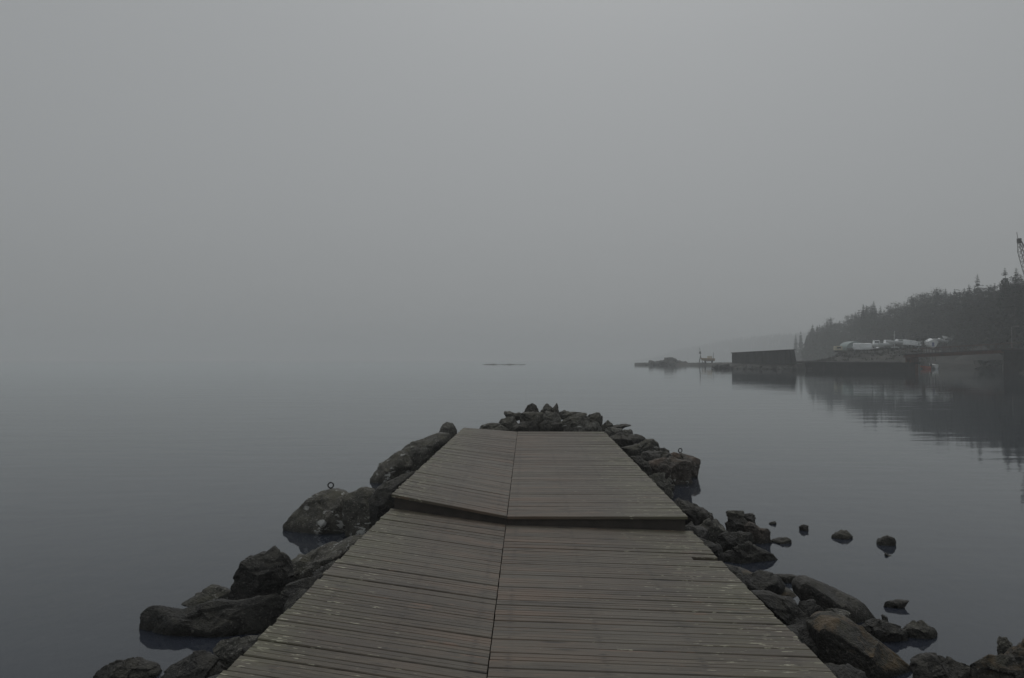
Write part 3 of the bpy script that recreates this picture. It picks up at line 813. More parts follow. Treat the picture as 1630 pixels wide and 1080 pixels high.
def spruce_crown(bm, rg, H, Rb, base=.06, dens=1.0):
    lv = int(46 * dens)
    for k in range(lv):
        t_ = base + (1 - base) * (k + rg.random()) / lv
        z = H * t_
        L = Rb * ((1 - t_) ** .68) * rg.uniform(.55, 1.15) + .14
        n = 7 if t_ < .85 else 5
        a0 = rg.uniform(0, 6.28)
        for j in range(n):
            a = a0 + j * 6.283 / n + rg.uniform(-.35, .35)
            l = L * rg.uniform(.7, 1.15)
            dr = -l * rg.uniform(.18, .5) + (.35 * l if t_ > .9 else 0)
            d = Vector((math.cos(a), math.sin(a), 0)); s = Vector((-d.y, d.x, 0))
            wv = l * rg.uniform(.2, .34) + .05
            p0 = Vector((0, 0, z)); p1 = p0 + d * l * .55 + Vector((0, 0, dr * .35)); p2 = p0 + d * l + Vector((0, 0, dr))
            A = bm.verts.new(p0); B = bm.verts.new(p1 + s * wv); C = bm.verts.new(p2); D = bm.verts.new(p1 - s * wv)
            bm.faces.new((A, B, C, D))
            for e in (-1, 1):           # hanging sprays
                q = p0 + (p2 - p0) * rg.uniform(.35, .9)
                h1 = bm.verts.new(q + s * e * wv * .9); h2 = bm.verts.new(q + d * l * .16); h3 = bm.verts.new(q + Vector((0, 0, -l * rg.uniform(.2, .42))) + s * e * wv * .4)
                bm.faces.new((h1, h2, h3))
    top = bm.verts.new((0, 0, H * 1.015)); b1 = bm.verts.new((.09, 0, H * .93)); b2 = bm.verts.new((-.05, .08, H * .93)); b3 = bm.verts.new((-.05, -.08, H * .93))
    for f in ((b1, b2, top), (b2, b3, top), (b3, b1, top)): bm.faces.new(f)
def pine_crown(bm, rg, H, Rb):
    for k in range(26):
        t_ = rg.uniform(.34, .98)
        rad = Rb * max(.12, 1 - ((t_ - .56) / .46) ** 2) * rg.uniform(.1, .85)
        a = rg.uniform(0, 6.28); c = Vector((math.cos(a) * rad, math.sin(a) * rad, H * t_)); cs = Rb * rg.uniform(.26, .46)
        for j in range(46):
            o_ = Vector((rg.gauss(0, .5), rg.gauss(0, .5), rg.gauss(0, .32))) * cs
            s = cs * rg.uniform(.14, .34)
            vs_ = [bm.verts.new(c + o_ + Vector((rg.uniform(-1, 1), rg.uniform(-1, 1), rg.uniform(-.6, .6))) * s) for _ in range(3)]
            bm.faces.new(vs_)
def make_tree(kind, seed):
    rg = random.Random(seed)
    H = 15.0
    root = empty('spruce_tree' if kind == 's' else 'pine_tree')
    bm = bmesh.new(); add_tube(bm, (0, 0, -.6), (.05, .04, H * .96), .19, .03, 7)
    link('trunk', bm, M['bark'], root)
    bm = bmesh.new()
    if kind == 's': spruce_crown(bm, rg, H, rg.uniform(2.7, 3.7), rg.uniform(.03, .10))
    else: pine_crown(bm, rg, H, rg.uniform(2.6, 3.3))
    link('crown', bm, M['needles' if kind == 's' else 'pine'], root)
    return root
protos = [make_tree('s', 1), make_tree('s', 2), make_tree('s', 3), make_tree('s', 4), make_tree('p', 5), make_tree('p', 6)]
used = [False] * len(protos)
def place_tree(k, u, d, topv, label, group, fat=1.0, cat='tree'):
    o = protos[k] if not used[k] else copy_tree(protos[k])
    used[k] = True
    z = land_z(u, d)
    H = at(u, topv, d).z - z
    H = max(5.0, min(26, H)); s = H / 15.0
    o.location = (at_x(u, d), d, z); o.scale = (s ** .7 * fat, s ** .7 * fat, s)
    o.rotation_euler = (0, 0, rnd.uniform(0, 6.28))
    tag(o, label, cat, group)
    return o
SKY = [(1283, 524), (1290, 517), (1300, 515), (1323, 507), (1340, 511), (1350, 500), (1362, 495), (1375, 486), (1392, 481), (1405, 488), (1430, 480), (1443, 474), (1456, 467), (1470, 466), (1493, 459), (1510, 458), (1524, 460), (1537, 452), (1563, 452), (1582, 448), (1593, 444), (1615, 438), (1630, 436), (1700, 430), (1800, 425)]
FG = 'conifers of the misty forest on the shore'
rnd = random.Random(21)
for row in range(4):
    u = 1284 + row * 1.5
    while u < 1668:
        d = interp(TF, u) + row * 13 + rnd.uniform(-5, 5)
        top = interp(SKY, u)
        drop = (26, 14, 6, 0)[row] * (.2 + .8 * (u - 1283) / 350)
        tv = top + drop + rnd.choice((0, 2, 4, 7, 10)) * (.6 if row == 3 else 1)
        k = rnd.choice((0, 1, 2, 3, 4, 5, 4, 5)) if u > 1320 else rnd.choice((0, 1, 2, 3))
        near = u > 1500
        lab = ('dark conifer crowded in the nearer forest beside the crane' if near else
               'grey-green conifer crowded in the fog-veiled forest behind the boatyard')
        place_tree(k, u, d, tv, lab, FG + (' near the crane' if near else ' behind the boatyard'), rnd.uniform(1.0, 1.4))
        u += rnd.uniform(5.2, 8.0) * (1.0 + .35 * max(0, (u - 1480) / 150))
for u, d, tv, k, lab in ((1602, 176, 427, 1, 'tall bushy spruce with a thin top, second from the right edge of the photo'),
                         (1620, 168, 426, 0, 'narrow spruce with the highest top, just below the crane tip'),
                         (1558, 240, 436, 3, 'faint thin spruce rising alone above the treetops left of the crane'),
                         (1375, 335, 484, 2, 'pointed spruce topping the forest over the white covered boats'),
                         (1392, 325, 479, 3, 'twin-like pointed spruce just right of the one over the covered boats'),
                         (1323, 392, 505, 0, 'slim spruce standing clear above the low left end of the forest'),
                         (1467.5, 178, 532, 4, 'small dark bushy tree between the white boats behind the bridge'),
                         (1275, 520, 527, 1, 'pale foggy spruce left of the forest edge'),
                         (1267, 540, 531, 2, 'palest spruce at the far left of the forest')):
    o = place_tree(k, u, d, tv, lab, 'single trees standing out of the forest', .9)
    if u < 1280: o.location.z = -.4; o.scale = (1, 1, (at(u, tv, d).z + .4) / 15)

# far wood on the hill
bm = bmesh.new()
rg = random.Random(9)
for k in range(2600):
    u = rg.uniform(985, 1330); d = hill_d(u) * rg.uniform(1.02, 1.24)
    z = hill_z(u, d); x = at_x(u, d)
    h = rg.uniform(6, 12) * 1.5 * (.25 + .75 * sstep(990, 1080, u)); r = h * rg.uniform(.16, .24); a0 = rg.random() * 6
    for lvl in range(3):
        zb = z + h * (.05 + lvl * .28); zt = z + h * (.5 + lvl * .25); rr_ = r * (1 - lvl * .28)
        tp = bm.verts.new((x, d, zt)); b_ = [bm.verts.new((x + math.cos(a0 + i * 1.257) * rr_ * rg.uniform(.7, 1.2), d + math.sin(a0 + i * 1.257) * rr_, zb)) for i in range(5)]
        for i in range(5): bm.faces.new((b_[i], b_[(i + 1) % 5], tp))
tag(link('forest', bm, M['needles']), 'distant wood covering the hill, nearly lost in fog', 'forest', kind='stuff')

# ------------------------------------------------------------------ quay, block, bridge
M['concrete_dark'] = simple_mat('dark stained concrete', (.03, .029, .027), .85, .5, .5, stain=(.016, .016, .015))
M['concrete'] = simple_mat('grey concrete', (.17, .165, .155), .85, .3, .5, stain=(.09, .085, .08))
M['stone_dark'] = simple_mat('dark stone masonry', (.026, .025, .024), .9, .6, 1.2)
def frame_of(a, b):
    a, b = Vector(a), Vector(b); d = (b - a); L = d.length; ang = math.atan2(d.y, d.x)
    return a, L, ang
qa = Vector((at_x(1236, 176), 176, 0)); qb = Vector((at_x(1456.5, 139), 139, 0))
org, L, ang = frame_of(qa, qb)
quay = empty('quay', org, ang); tag(quay, 'long low dark quay wall leading to the rusty bridge', 'quay')
bm = bmesh.new()
rinv = Matrix.Rotation(-ang, 3, 'Z')
bk = [rinv @ (Vector((at_x(u, d), d, 0)) - org) for u, d in ((1452, 156), (1238, 190))]
low = [bm.verts.new((x, y, -2.5)) for x, y in ((0, 0), (L, 0), (bk[0].x, bk[0].y), (bk[1].x, bk[1].y))]
top = [bm.verts.new((v_.co.x, v_.co.y, 1.38)) for v_ in low]
bm.faces.new(low[::-1]); bm.faces.new(top)
for i in range(4): bm.faces.new((low[i], low[(i + 1) % 4], top[(i + 1) % 4], top[i]))
link('quay_wall', bm, M['stone_dark'], quay)
bm = bmesh.new()
n = 14
for k in range(n):
    add_box(bm, (k * L / n + .02, -.15, 1.384), ((k + 1) * L / n - .02, 1.3, 1.62))
link('coping', bm, M['concrete_dark'], quay)
bm = bmesh.new(); add_box(bm, (L * .34, .25, 1.624), (L * .9, .75, 1.80)); link('pale_kerb', bm, M['concrete'], quay)

ba = Vector((at_x(1165, 188), 188, 0)); bb = Vector((at_x(1257, 164), 164, 0))
org, L, ang = frame_of(ba, bb)
blk = empty('breakwater_block', org, ang); tag(blk, 'dark windowless concrete block with a sloping top standing on the quay end', 'concrete block')
bm = bmesh.new()
zl, zr = 3.66, 4.08
TH = 1.15
v8 = [bm.verts.new(p) for p in ((0, 0, 1.2), (L + .9, 0, 1.2), (L, 0, zr), (0, 0, zl), (.1, TH, 1.2), (L + .8, TH, 1.2), (L - .05, TH, zr + .02), (.1, TH, zl + .02))]
for f in ((0, 1, 2, 3), (5, 4, 7, 6), (1, 5, 6, 2), (4, 0, 3, 7), (3, 2, 6, 7), (1, 0, 4, 5)): bm.faces.new([v8[i] for i in f])
link('block_wall', bm, M['concrete_dark'], blk)
bm = bmesh.new()
for k in range(8):
    x = L * (k + .5) / 8
    add_box(bm, (x - .12, -.06, 1.25), (x + .12, -.003, lerp(zl, zr, (k + .5) / 8) - .08))
link('rib', bm, M['stone_dark'], blk)
bm = bmesh.new()
v8 = [bm.verts.new(p) for p in ((-.15, -.2, zl + .003), (L + .15, -.2, zr + .003), (L + .15, TH + .15, zr + .03), (-.15, TH + .15, zl + .03), (-.15, -.2, zl + .16), (L + .15, -.2, zr + .16), (L + .15, TH + .15, zr + .2), (-.15, TH + .15, zl + .2))]
for f in ((3, 2, 1, 0), (4, 5, 6, 7), (0, 1, 5, 4), (1, 2, 6, 5), (2, 3, 7, 6), (3, 0, 4, 7)): bm.faces.new([v8[i] for i in f])
link('cap_slab', bm, M['stone_dark'], blk)
# mole the block stands on
org2 = Vector((at_x(1149, 193), 193, 0)); _, L2, ang2 = frame_of(org2, Vector((at_x(1270, 164), 164, 0)))
mole = empty('stone_mole', org2, ang2); tag(mole, 'rubble mole carrying the windowless concrete block', 'mole')
bm = bmesh.new()
for (x0, x1) in ((0, L2),):
    n = 40; rows = []
    for k in range(n + 1):
        x = L2 * k / n; j = lambda s: noise.noise(Vector((k * .8, s, 4))) * .35
        rows.append([bm.verts.new((x + q, yy, zz)) for q, yy, zz in ((0, -2.0 + j(0), -1.5), (0, -1.3 + j(1), .5 + j(2)), (0, -.4 + j(3), 1.3 + j(4) * .4), (0, 1.6, 1.4), (0, 2.6, -1.5))])
    for k in range(n):
        for i in range(4): bm.faces.new((rows[k][i], rows[k + 1][i], rows[k + 1][i + 1], rows[k][i + 1]))
    bm.faces.new(rows[0]); bm.faces.new(rows[-1][::-1])
bmesh.ops.recalc_face_normals(bm, faces=bm.faces)
link('rubble_core', bm, M['rock_mole'], mole)

# generic far boulders
def proto_boulder(seed):
    rg = random.Random(seed); bm = bmesh.new(); bmesh.ops.create_icosphere(bm, subdivisions=3, radius=1)
    pl = [(Vector((rg.uniform(-1, 1), rg.uniform(-1, 1), rg.uniform(-.4, 1))).normalized(), rg.uniform(.6, .85)) for _ in range(9)]
    for v_ in bm.verts:
        q = v_.co.copy()
        for n_, o_ in pl:
            dd = q.dot(n_) - o_
            if dd > 0: q -= n_ * dd
        q += q.normalized() * .12 * noise.fractal(q * 1.8 + Vector((seed, 0, 0)), 1, 2, 4)
        v_.co = q
    me = bpy.data.meshes.new('boulder'); bm.to_mesh(me); bm.free(); me.materials.append(M['rock_far'])
    return me
PB = [proto_boulder(s) for s in range(5)]
PM = []
for me_ in PB:
    c_ = me_.copy(); c_.materials[0] = M['rock_mole']; PM.append(c_)
def far_boulder(p, s, label, group, i):
    o = bpy.data.objects.new('boulder', (PM if 'block' in group else PB)[i % 5]); COL.objects.link(o)
    o.location = p; o.rotation_euler = (rnd.uniform(-.4, .4), rnd.uniform(-.4, .4), rnd.uniform(0, 6.28))
    o.scale = (s * rnd.uniform(.9, 1.5), s * rnd.uniform(.8, 1.2), s * rnd.uniform(.6, .95))
    return tag(o, label, 'boulder', group)
i = 0
for k in range(34):
    t_ = k / 33
    p = org2 + Vector((math.cos(ang2), math.sin(ang2), 0)) * (t_ * L2) + Vector((math.sin(ang2), -math.cos(ang2), 0)) * rnd.uniform(.7, 2.1)
    far_boulder((p.x, p.y, rnd.uniform(.0, .8)), rnd.uniform(.5, 1.0), 'dark boulder at the waterline below the windowless concrete block', 'boulders at the foot of the block', k)
for k in range(14):
    u = 1268 + k * 4.6; d = 176 - (u - 1236) * .168 - 1.0
    far_boulder((at_x(u, d), d, rnd.uniform(-.1, .4)), rnd.uniform(.45, .8), 'dark boulder along the foot of the long quay wall', 'boulders at the foot of the quay', k)
for k in range(30):
    u = rnd.uniform(1027, 1092); pk = max(.2, 1 - abs(u - 1062) / 42)
    d = 296 + rnd.uniform(-3, 6)
    far_boulder((at_x(u, d), d, rnd.uniform(0, 2.1 * pk)), rnd.uniform(1.0, 1.9) * (.6 + .5 * pk), 'dark boulder heaped on the rocky point at the tip of the causeway', 'boulders of the rocky point', k)
# skerry far out on the lake
bm = bmesh.new()
for k in range(7):
    x = at_x(776 + k * 9, 330); tmp = bmesh.new(); bmesh.ops.create_icosphere(tmp, subdivisions=3, radius=1)
    mm = {}
    for v_ in tmp.verts:
        q = v_.co.copy(); q += q * .2 * noise.noise(q * 2 + Vector((k, 0, 0)))
        mm[v_.index] = bm.verts.new((x + q.x * 2.2, 330 + q.y * 1.6, -.15 + q.z * (.42 + .12 * math.sin(k * 2))))
    for f in tmp.faces: bm.faces.new([mm[a.index] for a in f.verts])
    tmp.free()
tag(link('skerry', bm, M['rock_far'], smooth=True), 'long low skerry alone in the foggy water beyond the jetty end', 'skerry')

# bridge
M['rust'] = simple_mat('rusty steel', (.105, .045, .03), .75, .4, 1.5, .1, stain=(.065, .042, .033))
pa = Vector((at_x(1438, 142), 142, 0)); pb = Vector((at_x(1612, 126), 126, 0))
org, L, ang = frame_of(pa, pb)
z0, z1 = at(1440, 569.5, 142).z, at(1610, 561.0, 126).z
br = empty('footbridge', org, ang); tag(br, 'rusty steel beam bridge over the harbour mouth', 'bridge')
rot = Matrix.Rotation(-math.atan2(z1 - z0, L), 3, 'Y')
bm = bmesh.new(); add_box(bm, (0, 0, 0), (L, .25, .46), rot, (0, 0, z0)); add_box(bm, (0, 2.2, 0), (L, 2.45, .46), rot, (0, 0, z0)); link('girder', bm, M['rust'], br)
bm = bmesh.new(); add_box(bm, (-.2, -.2, .465), (L + .2, 2.65, .6), rot, (0, 0, z0)); link('bridge_deck', bm, M['wood_dark'], br)
bm = bmesh.new()
for yy in (-.1, 2.5):
    for k in range(16):
        p = rot @ Vector((L * k / 15, yy, .6)); add_tube(bm, p + Vector((0, 0, z0)), p + Vector((0, 0, z0 + .9)), .022, n=5)
    for h in (.9,):
        p, q = rot @ Vector((0, yy, .6)), rot @ Vector((L, yy, .6)); add_tube(bm, p + Vector((0, 0, z0 + h)), q + Vector((0, 0, z0 + h)), .03, n=5)
link('railing', bm, M['rust'], br)
bm = bmesh.new()
for xx in (.3, 1.1): add_box(bm, (xx, .1, -1.5), (xx + .28, 2.3, z0 + .02))
link('trestle', bm, M['rust'], br)
ab = empty('bridge_abutment', (pb.x, pb.y, 0), ang); tag(ab, 'dark stone abutment carrying the right end of the bridge', 'abutment')
bm = bmesh.new(); add_box(bm, (-.9, -1.2, -2), (9, 4.5, z1 + .1), taper=.97); link('abutment_wall', bm, M['stone_dark'], ab)
bm = bmesh.new(); add_box(bm, (-1.0, -1.35, z1 + .104), (9.2, 4.7, z1 + .4)); link('coping', bm, M['concrete_dark'], ab)

# gravel heap
bm = bmesh.new()
n, m = 26, 9; c0 = Vector((at_x(1563, 172), 172, 0)); gz = 2.6
rings = []
for j in range(m + 1):
    r_ = j / m; row = []
    for k in range(n):
        a = k * 6.283 / n; rx_, ry_ = 5.6 * r_, 4.0 * r_
        z = gz + 2.6 * (1 - r_) ** .85 * (1 + .2 * noise.noise(Vector((k * .4, j * .4, 1)))) - .6 * r_
        row.append(bm.verts.new((c0.x + rx_ * math.cos(a), c0.y + ry_ * math.sin(a), z)))
    rings.append(row)
for j in range(m):
    for k in range(n): bm.faces.new((rings[j][k], rings[j + 1][k], rings[j + 1][(k + 1) % n], rings[j][(k + 1) % n]))
M['gravel'] = simple_mat('grey gravel', (.065, .064, .06), .95, .3, 2)
tag(link('gravel_heap', bm, M['gravel'], smooth=True), 'grey gravel heap behind the right part of the bridge', 'gravel heap')

# ------------------------------------------------------------------ boatyard
M['white_hull'] = simple_mat('white gelcoat', (.90, .92, .93), .35, .03, 1, stain=(.78, .80, .80))
M['tarp'] = simple_mat('white tarpaulin', (.88, .91, .92), .6, .06, 2, stain=(.72, .75, .76))
M['cream'] = simple_mat('cream paint', (.55, .51, .40), .5, .1, 2)
M['dark'] = simple_mat('dark timber cradle', (.05, .045, .04), .8, .3, 2)
M['blue'] = simple_mat('blue paint', (.07, .10, .28), .5, .1, 2)
M['glass'] = simple_mat('dark cabin glass', (.02, .025, .03), .15, .1, 2)
M['orange'] = simple_mat('orange paint', (.62, .10, .03), .5, .15, 2)
M['tent'] = simple_mat('grey-green tent sheet', (.30, .36, .35), .6, .15, 1)
M['yellow'] = simple_mat('yellow-orange paint', (.42, .28, .14), .5, .15, 2)

def hull_bm(L, B, H, bow=.38, rake=.5):
    bm = bmesh.new(); n = 14; rings = []
    for k in range(n + 1):
        t_ = k / n; x = (t_ - .5) * L
        w_ = B / 2 * (1 - max(0, (t_ - (1 - bow)) / bow) ** 2.2) * (.86 + .14 * min(1, t_ * 4)) + .01
        sh = H * (1 + .22 * t_ ** 2)
        kl = H * .45 * max(0, (t_ - (1 - bow)) / bow) ** 2
        xo = rake * H * max(0, (t_ - .8) / .2)
        row = [(x, 0, kl), (x + xo * .3, w_ * .62, kl + (sh - kl) * .28), (x + xo * .7, w_ * .95, kl + (sh - kl) * .65), (x + xo, w_, sh)]
        pts = [(p[0], -p[1], p[2]) for p in row[:0:-1]] + row
        rings.append([bm.verts.new(p) for p in pts])
    m = len(rings[0])
    for k in range(n):
        for i in range(m - 1): bm.faces.new((rings[k][i], rings[k + 1][i], rings[k + 1][i + 1], rings[k][i + 1]))
        bm.faces.new((rings[k][m - 1], rings[k + 1][m - 1], rings[k + 1][0], rings[k][0]))
    bm.faces.new(rings[0]); bm.faces.new(rings[-1][::-1])
    bmesh.ops.recalc_face_normals(bm, faces=bm.faces)
    return bm
def cover_bm(L, B, H, peak):
    bm = bmesh.new(); n = 12; rings = []
    for k in range(n + 1):
        t_ = k / n; x = (t_ - .5) * L * 1.01
        w_ = B / 2 * 1.03 * (1 - max(0, (t_ - .62) / .38) ** 2.2) + .02
        sh = H * (1 + .22 * t_ ** 2); pk = peak * (.72 + .28 * math.sin(t_ * math.pi)) * (1 - .55 * max(0, (t_ - .6) / .4))
        pts = [(x, -w_, sh - .12), (x, -w_ * 1.0, sh + .04), (x, -w_ * .5, sh + pk * .68), (x, 0, sh + pk), (x, w_ * .5, sh + pk * .68), (x, w_, sh + .04), (x, w_, sh - .12)]
        rings.append([bm.verts.new(p) for p in pts])
    m = 7
    for k in range(n):
        for i in range(m): bm.faces.new((rings[k][i], rings[k + 1][i], rings[k + 1][(i + 1) % m], rings[k][(i + 1) % m]))
    bm.faces.new(rings[0]); bm.faces.new(rings[-1][::-1])
    bmesh.ops.recalc_face_normals(bm, faces=bm.faces)
    return bm
BG = 'boats laid up ashore in the boatyard'
def boat(label, u, d, vb, L, B, H, rz, cover=0, cabin=0, stripe=False, mat='white_hull', lift=.35, group=BG, roll=0, pitch=0, wrap=0):
    z = at(u, vb, d).z
    root = empty('laid_up_boat', (at_x(u, d), d, z), R(rz)); tag(root, label, 'boat', group)
    root.rotation_euler = (R(roll), R(pitch), R(rz))
    root.scale = (1.03, 1.05, 1.14)
    def up(bm): bmesh.ops.translate(bm, vec=(0, 0, lift), verts=bm.verts); return bm
    h = link('hull', up(hull_bm(L, B, H)), M[mat], root, smooth=False)
    if stripe:
        bm = bmesh.new(); add_box(bm, (-L / 2 - .03, -B * .10, lift + H * .35), (-L / 2 - .004, B * .10, lift + H * .95)); link('stripe', bm, M['blue'], root)
    if wrap:      # sheet stretched over a boxy frame
        bm = bmesh.new(); n = 9; rings = []
        for k in range(n + 1):
            t_ = k / n; x = (t_ - .5) * L * 1.03; w_ = B / 2 * 1.04 * (1 - max(0, (t_ - .7) / .3) ** 2.4 * .7)
            e_ = (H * .3, H * .95, H + wrap * .9, H + wrap)
            jt = lambda q: .04 * noise.noise(Vector((k * 1.7, q, u)))
            pts = [(x, -w_ + jt(1), e_[0]), (x, -w_ + jt(2), e_[1]), (x, -w_ * .95, e_[2] + jt(3)), (x, 0, e_[3] + jt(4)), (x, w_ * .95, e_[2] + jt(5)), (x, w_ + jt(6), e_[1]), (x, w_ + jt(7), e_[0])]
            rings.append([bm.verts.new(p) for p in pts])
        for k in range(n):
            for i in range(7): bm.faces.new((rings[k][i], rings[k + 1][i], rings[k + 1][(i + 1) % 7], rings[k][(i + 1) % 7]))
        bm.faces.new(rings[0]); bm.faces.new(rings[-1][::-1]); bmesh.ops.recalc_face_normals(bm, faces=bm.faces)
        link('cover', up(bm), M['tarp'], root)
    if cover: link('cover', up(cover_bm(L, B, H, cover)), M['tarp'], root)
    if cabin:
        bm = bmesh.new(); add_box(bm, (-L * .26, -B * .33, H * 1.02), (L * .16, B * .33, H * 1.05 + cabin), taper=.84)
        cb = link('cabin', up(bm), M[mat], root)
        bm = bmesh.new()
        for s in (-1, 1): add_box(bm, (-L * .2, s * B * .325 - .015, H * 1.05 + cabin * .35), (L * .1, s * B * .325 + .015, H * 1.05 + cabin * .75))
        link('window', up(bm), M['glass'], cb)
    bm = bmesh.new()
    g = land_z(u, d) - z - .1
    for x in (-L * .28, L * .2):
        for s in (-1, 1): add_box(bm, (x - .1, s * B * .3 - .1, g), (x + .1, s * B * .3 + .1, lift + H * .3))
    link('cradle', bm, M['dark'], root)
    return root
boat('boat under a white tarpaulin, biggest and leftmost beside the domed tent', 1371.5, 196, 561.5, 3.9, 2.0, 1.0, 186, wrap=.95, lift=.1)
boat('small cream skiff lying in front of the domed tent', 1359, 192, 564.8, 2.6, 1.1, .5, 178, mat='cream', lift=.06)
boat('white cabin boat behind the low row, just right of the big tarpaulin', 1394, 204, 557, 3.6, 1.7, .85, 176, cabin=.9)
boat('second white cabin boat of the back row, below the pale mast', 1412, 203, 556, 3.8, 1.7, .85, 184, cabin=.85)
boat('long low white hull in front of the two cabin boats', 1402, 193, 561.0, 6.4, 1.7, .7, 184, cabin=.3, lift=.1)
boat('small white boat with a sheet over its stern beside the long low hull', 1431, 191, 560.5, 3.4, 1.5, .65, 184, wrap=.3, lift=.1)
boat('long white boat with its bow raised, left of the dark bushy tree', 1432, 200, 552.0, 6.0, 1.8, .8, 186, cabin=.45, lift=.3, roll=0, pitch=-3)
boat('white covered boat with a sharp raised bow at the railing', 1451, 188, 554.0, 3.9, 1.7, .9, 188, wrap=.45, lift=.25, pitch=-5)
boat('white hull lying low behind the bridge railing', 1449, 184, 560.0, 4.2, 1.4, .7, 184, lift=.1)
boat('round-sterned white boat with a blue stripe, seen end-on', 1481.5, 204, 556.5, 4.0, 2.3, 1.45, 80, stripe=True, cover=.85, lift=.15)
boat('distant white boat slanting up on a trailer at the right of the yard', 1497, 210, 548, 3.6, 1.4, .7, 188, lift=.3, cabin=.35, pitch=-6)
boat('little white boat with raised bow, rightmost and highest in the yard', 1507, 212, 543.5, 2.4, 1.2, .6, 190, lift=.3, pitch=-12)
# mast
r_ = empty('mast', (at_x(1424, 199), 199, at(1424, 550, 199).z)); tag(r_, 'thin pale mast standing up behind the white cabin boats', 'mast')
bm = bmesh.new(); add_tube(bm, (0, 0, -1), (0, 0, 3.6), .06, .04, 8); link('pole', bm, M['tarp'], r_)
bm = bmesh.new(); add_tube(bm, (-.35, 0, 2.6), (.35, 0, 2.6), .025, n=6); link('crosstree', bm, M['tarp'], r_)
# domed tent
d0 = 206; tz = at(1355, 558, d0).z
r_ = empty('domed_tent', (at_x(1355.5, d0), d0, tz)); tag(r_, 'grey-green domed storage tent at the left of the boatyard', 'tent')
bm = bmesh.new(); n = 16; rows = []
for yy, f in ((-2.6, .96), (-1, 1), (1, 1), (2.6, .96)):
    rows.append([bm.verts.new((2.45 * f * math.cos(math.pi * k / n), yy, 2.35 * f * math.sin(math.pi * k / n) ** .8)) for k in range(n + 1)])
for j in range(3):
    for k in range(n): bm.faces.new((rows[j][k], rows[j][k + 1], rows[j + 1][k + 1], rows[j + 1][k]))
bm.faces.new(rows[0]); bm.faces.new(rows[-1][::-1])
link('canopy', bm, M['tent'], r_)
bm = bmesh.new(); add_box(bm, (-2.5, -2.7, -.8), (2.5, 2.7, -.004)); add_box(bm, (-2.3, -2.64, .1), (2.3, -2.61, .55)); link('base_wall', bm, M['concrete'], r_)
# cream caravan
d0 = 205; cz = at(1334, 560, d0).z
r_ = empty('caravan', (at_x(1334, d0), d0, cz)); tag(r_, 'small cream caravan left of the domed tent', 'caravan')
bm = bmesh.new(); add_box(bm, (-.98, -.8, .3), (.98, .8, 1.45), taper=.93); bmesh.ops.bevel(bm, geom=bm.edges[:], offset=.12, segments=2, affect='EDGES'); link('body', bm, M['cream'], r_)
bm = bmesh.new(); add_box(bm, (-.55, -.80, .8), (.45, -.765, 1.2)); link('window', bm, M['glass'], r_)
bm = bmesh.new()
for x in (-.4, .4): add_tube(bm, (x, -.7, .1), (x, .7, .1), .24, n=10)
link('wheel', bm, M['dark'], r_)
# orange dinghy etc. under the bridge
def floating(name, label, u, d, L, B, H, rz, mat, outboard=True):
    root = empty(name, (at_x(u, d), d, 0), R(rz)); tag(root, label, 'boat', 'boats afloat behind the bridge')
    bm = hull_bm(L, B, H); bmesh.ops.translate(bm, vec=(0, 0, -.15), verts=bm.verts); link('hull', bm, M[mat], root)
    bm = bmesh.new(); add_box(bm, (-L * .3, -B * .3, H * .8), (-L * .18, B * .3, H * .88)); add_box(bm, (L * .05, -B * .3, H * .85), (L * .16, B * .3, H * .93)); link('thwart', bm, M['dark'], root)
    if outboard:
        bm = bmesh.new(); add_box(bm, (-L * .5 - .3, -.16, H * .5), (-L * .5 + .05, .16, H + .45), taper=.8); add_box(bm, (-L * .5 - .18, -.05, -.4), (-L * .5 - .05, .05, H * .495)); link('outboard_motor', bm, M['dark'], root)
floating('dinghy', 'orange dinghy afloat under the bridge', 1474, 178, 1.9, .9, .75, 176, 'orange')
floating('dinghy', 'pale grey boat afloat just right of the orange dinghy', 1486, 181, 1.9, 1.2, 1.1, 100, 'white_hull', False)
r_ = empty('mooring_post', (at_x(1459.5, 168), 168, 0)); tag(r_, 'pale green-white mooring post left of the orange dinghy', 'post')
bm = bmesh.new(); add_tube(bm, (0, 0, -2), (0, 0, 1.3), .34, .34, 12); link('pile', bm, M['tent'], r_)
bm = bmesh.new(); add_tube(bm, (0, 0, 1.303), (0, 0, 1.45), .4, .3, 12); link('cap', bm, M['tarp'], r_)
# lamp post
d0 = 150; lz = land_z(1611, d0)
r_ = empty('street_lamp', (at_x(1611, d0), d0, lz)); tag(r_, 'pale lamp post in front of the dark forest at the right edge', 'street lamp')
bm = bmesh.new(); add_tube(bm, (0, 0, -.3), (0, 0, at(1611, 521, d0).z - lz), .09, .055, 8); link('pole', bm, M['concrete'], r_)
hh = at(1611, 521, d0).z - lz
bm = bmesh.new(); add_tube(bm, (0, 0, hh), (.9, 0, hh + .15), .04, n=6); add_box(bm, (.8, -.14, hh + .1), (1.35, .14, hh + .24), taper=.7); link('lamp_head', bm, M['concrete'], r_)

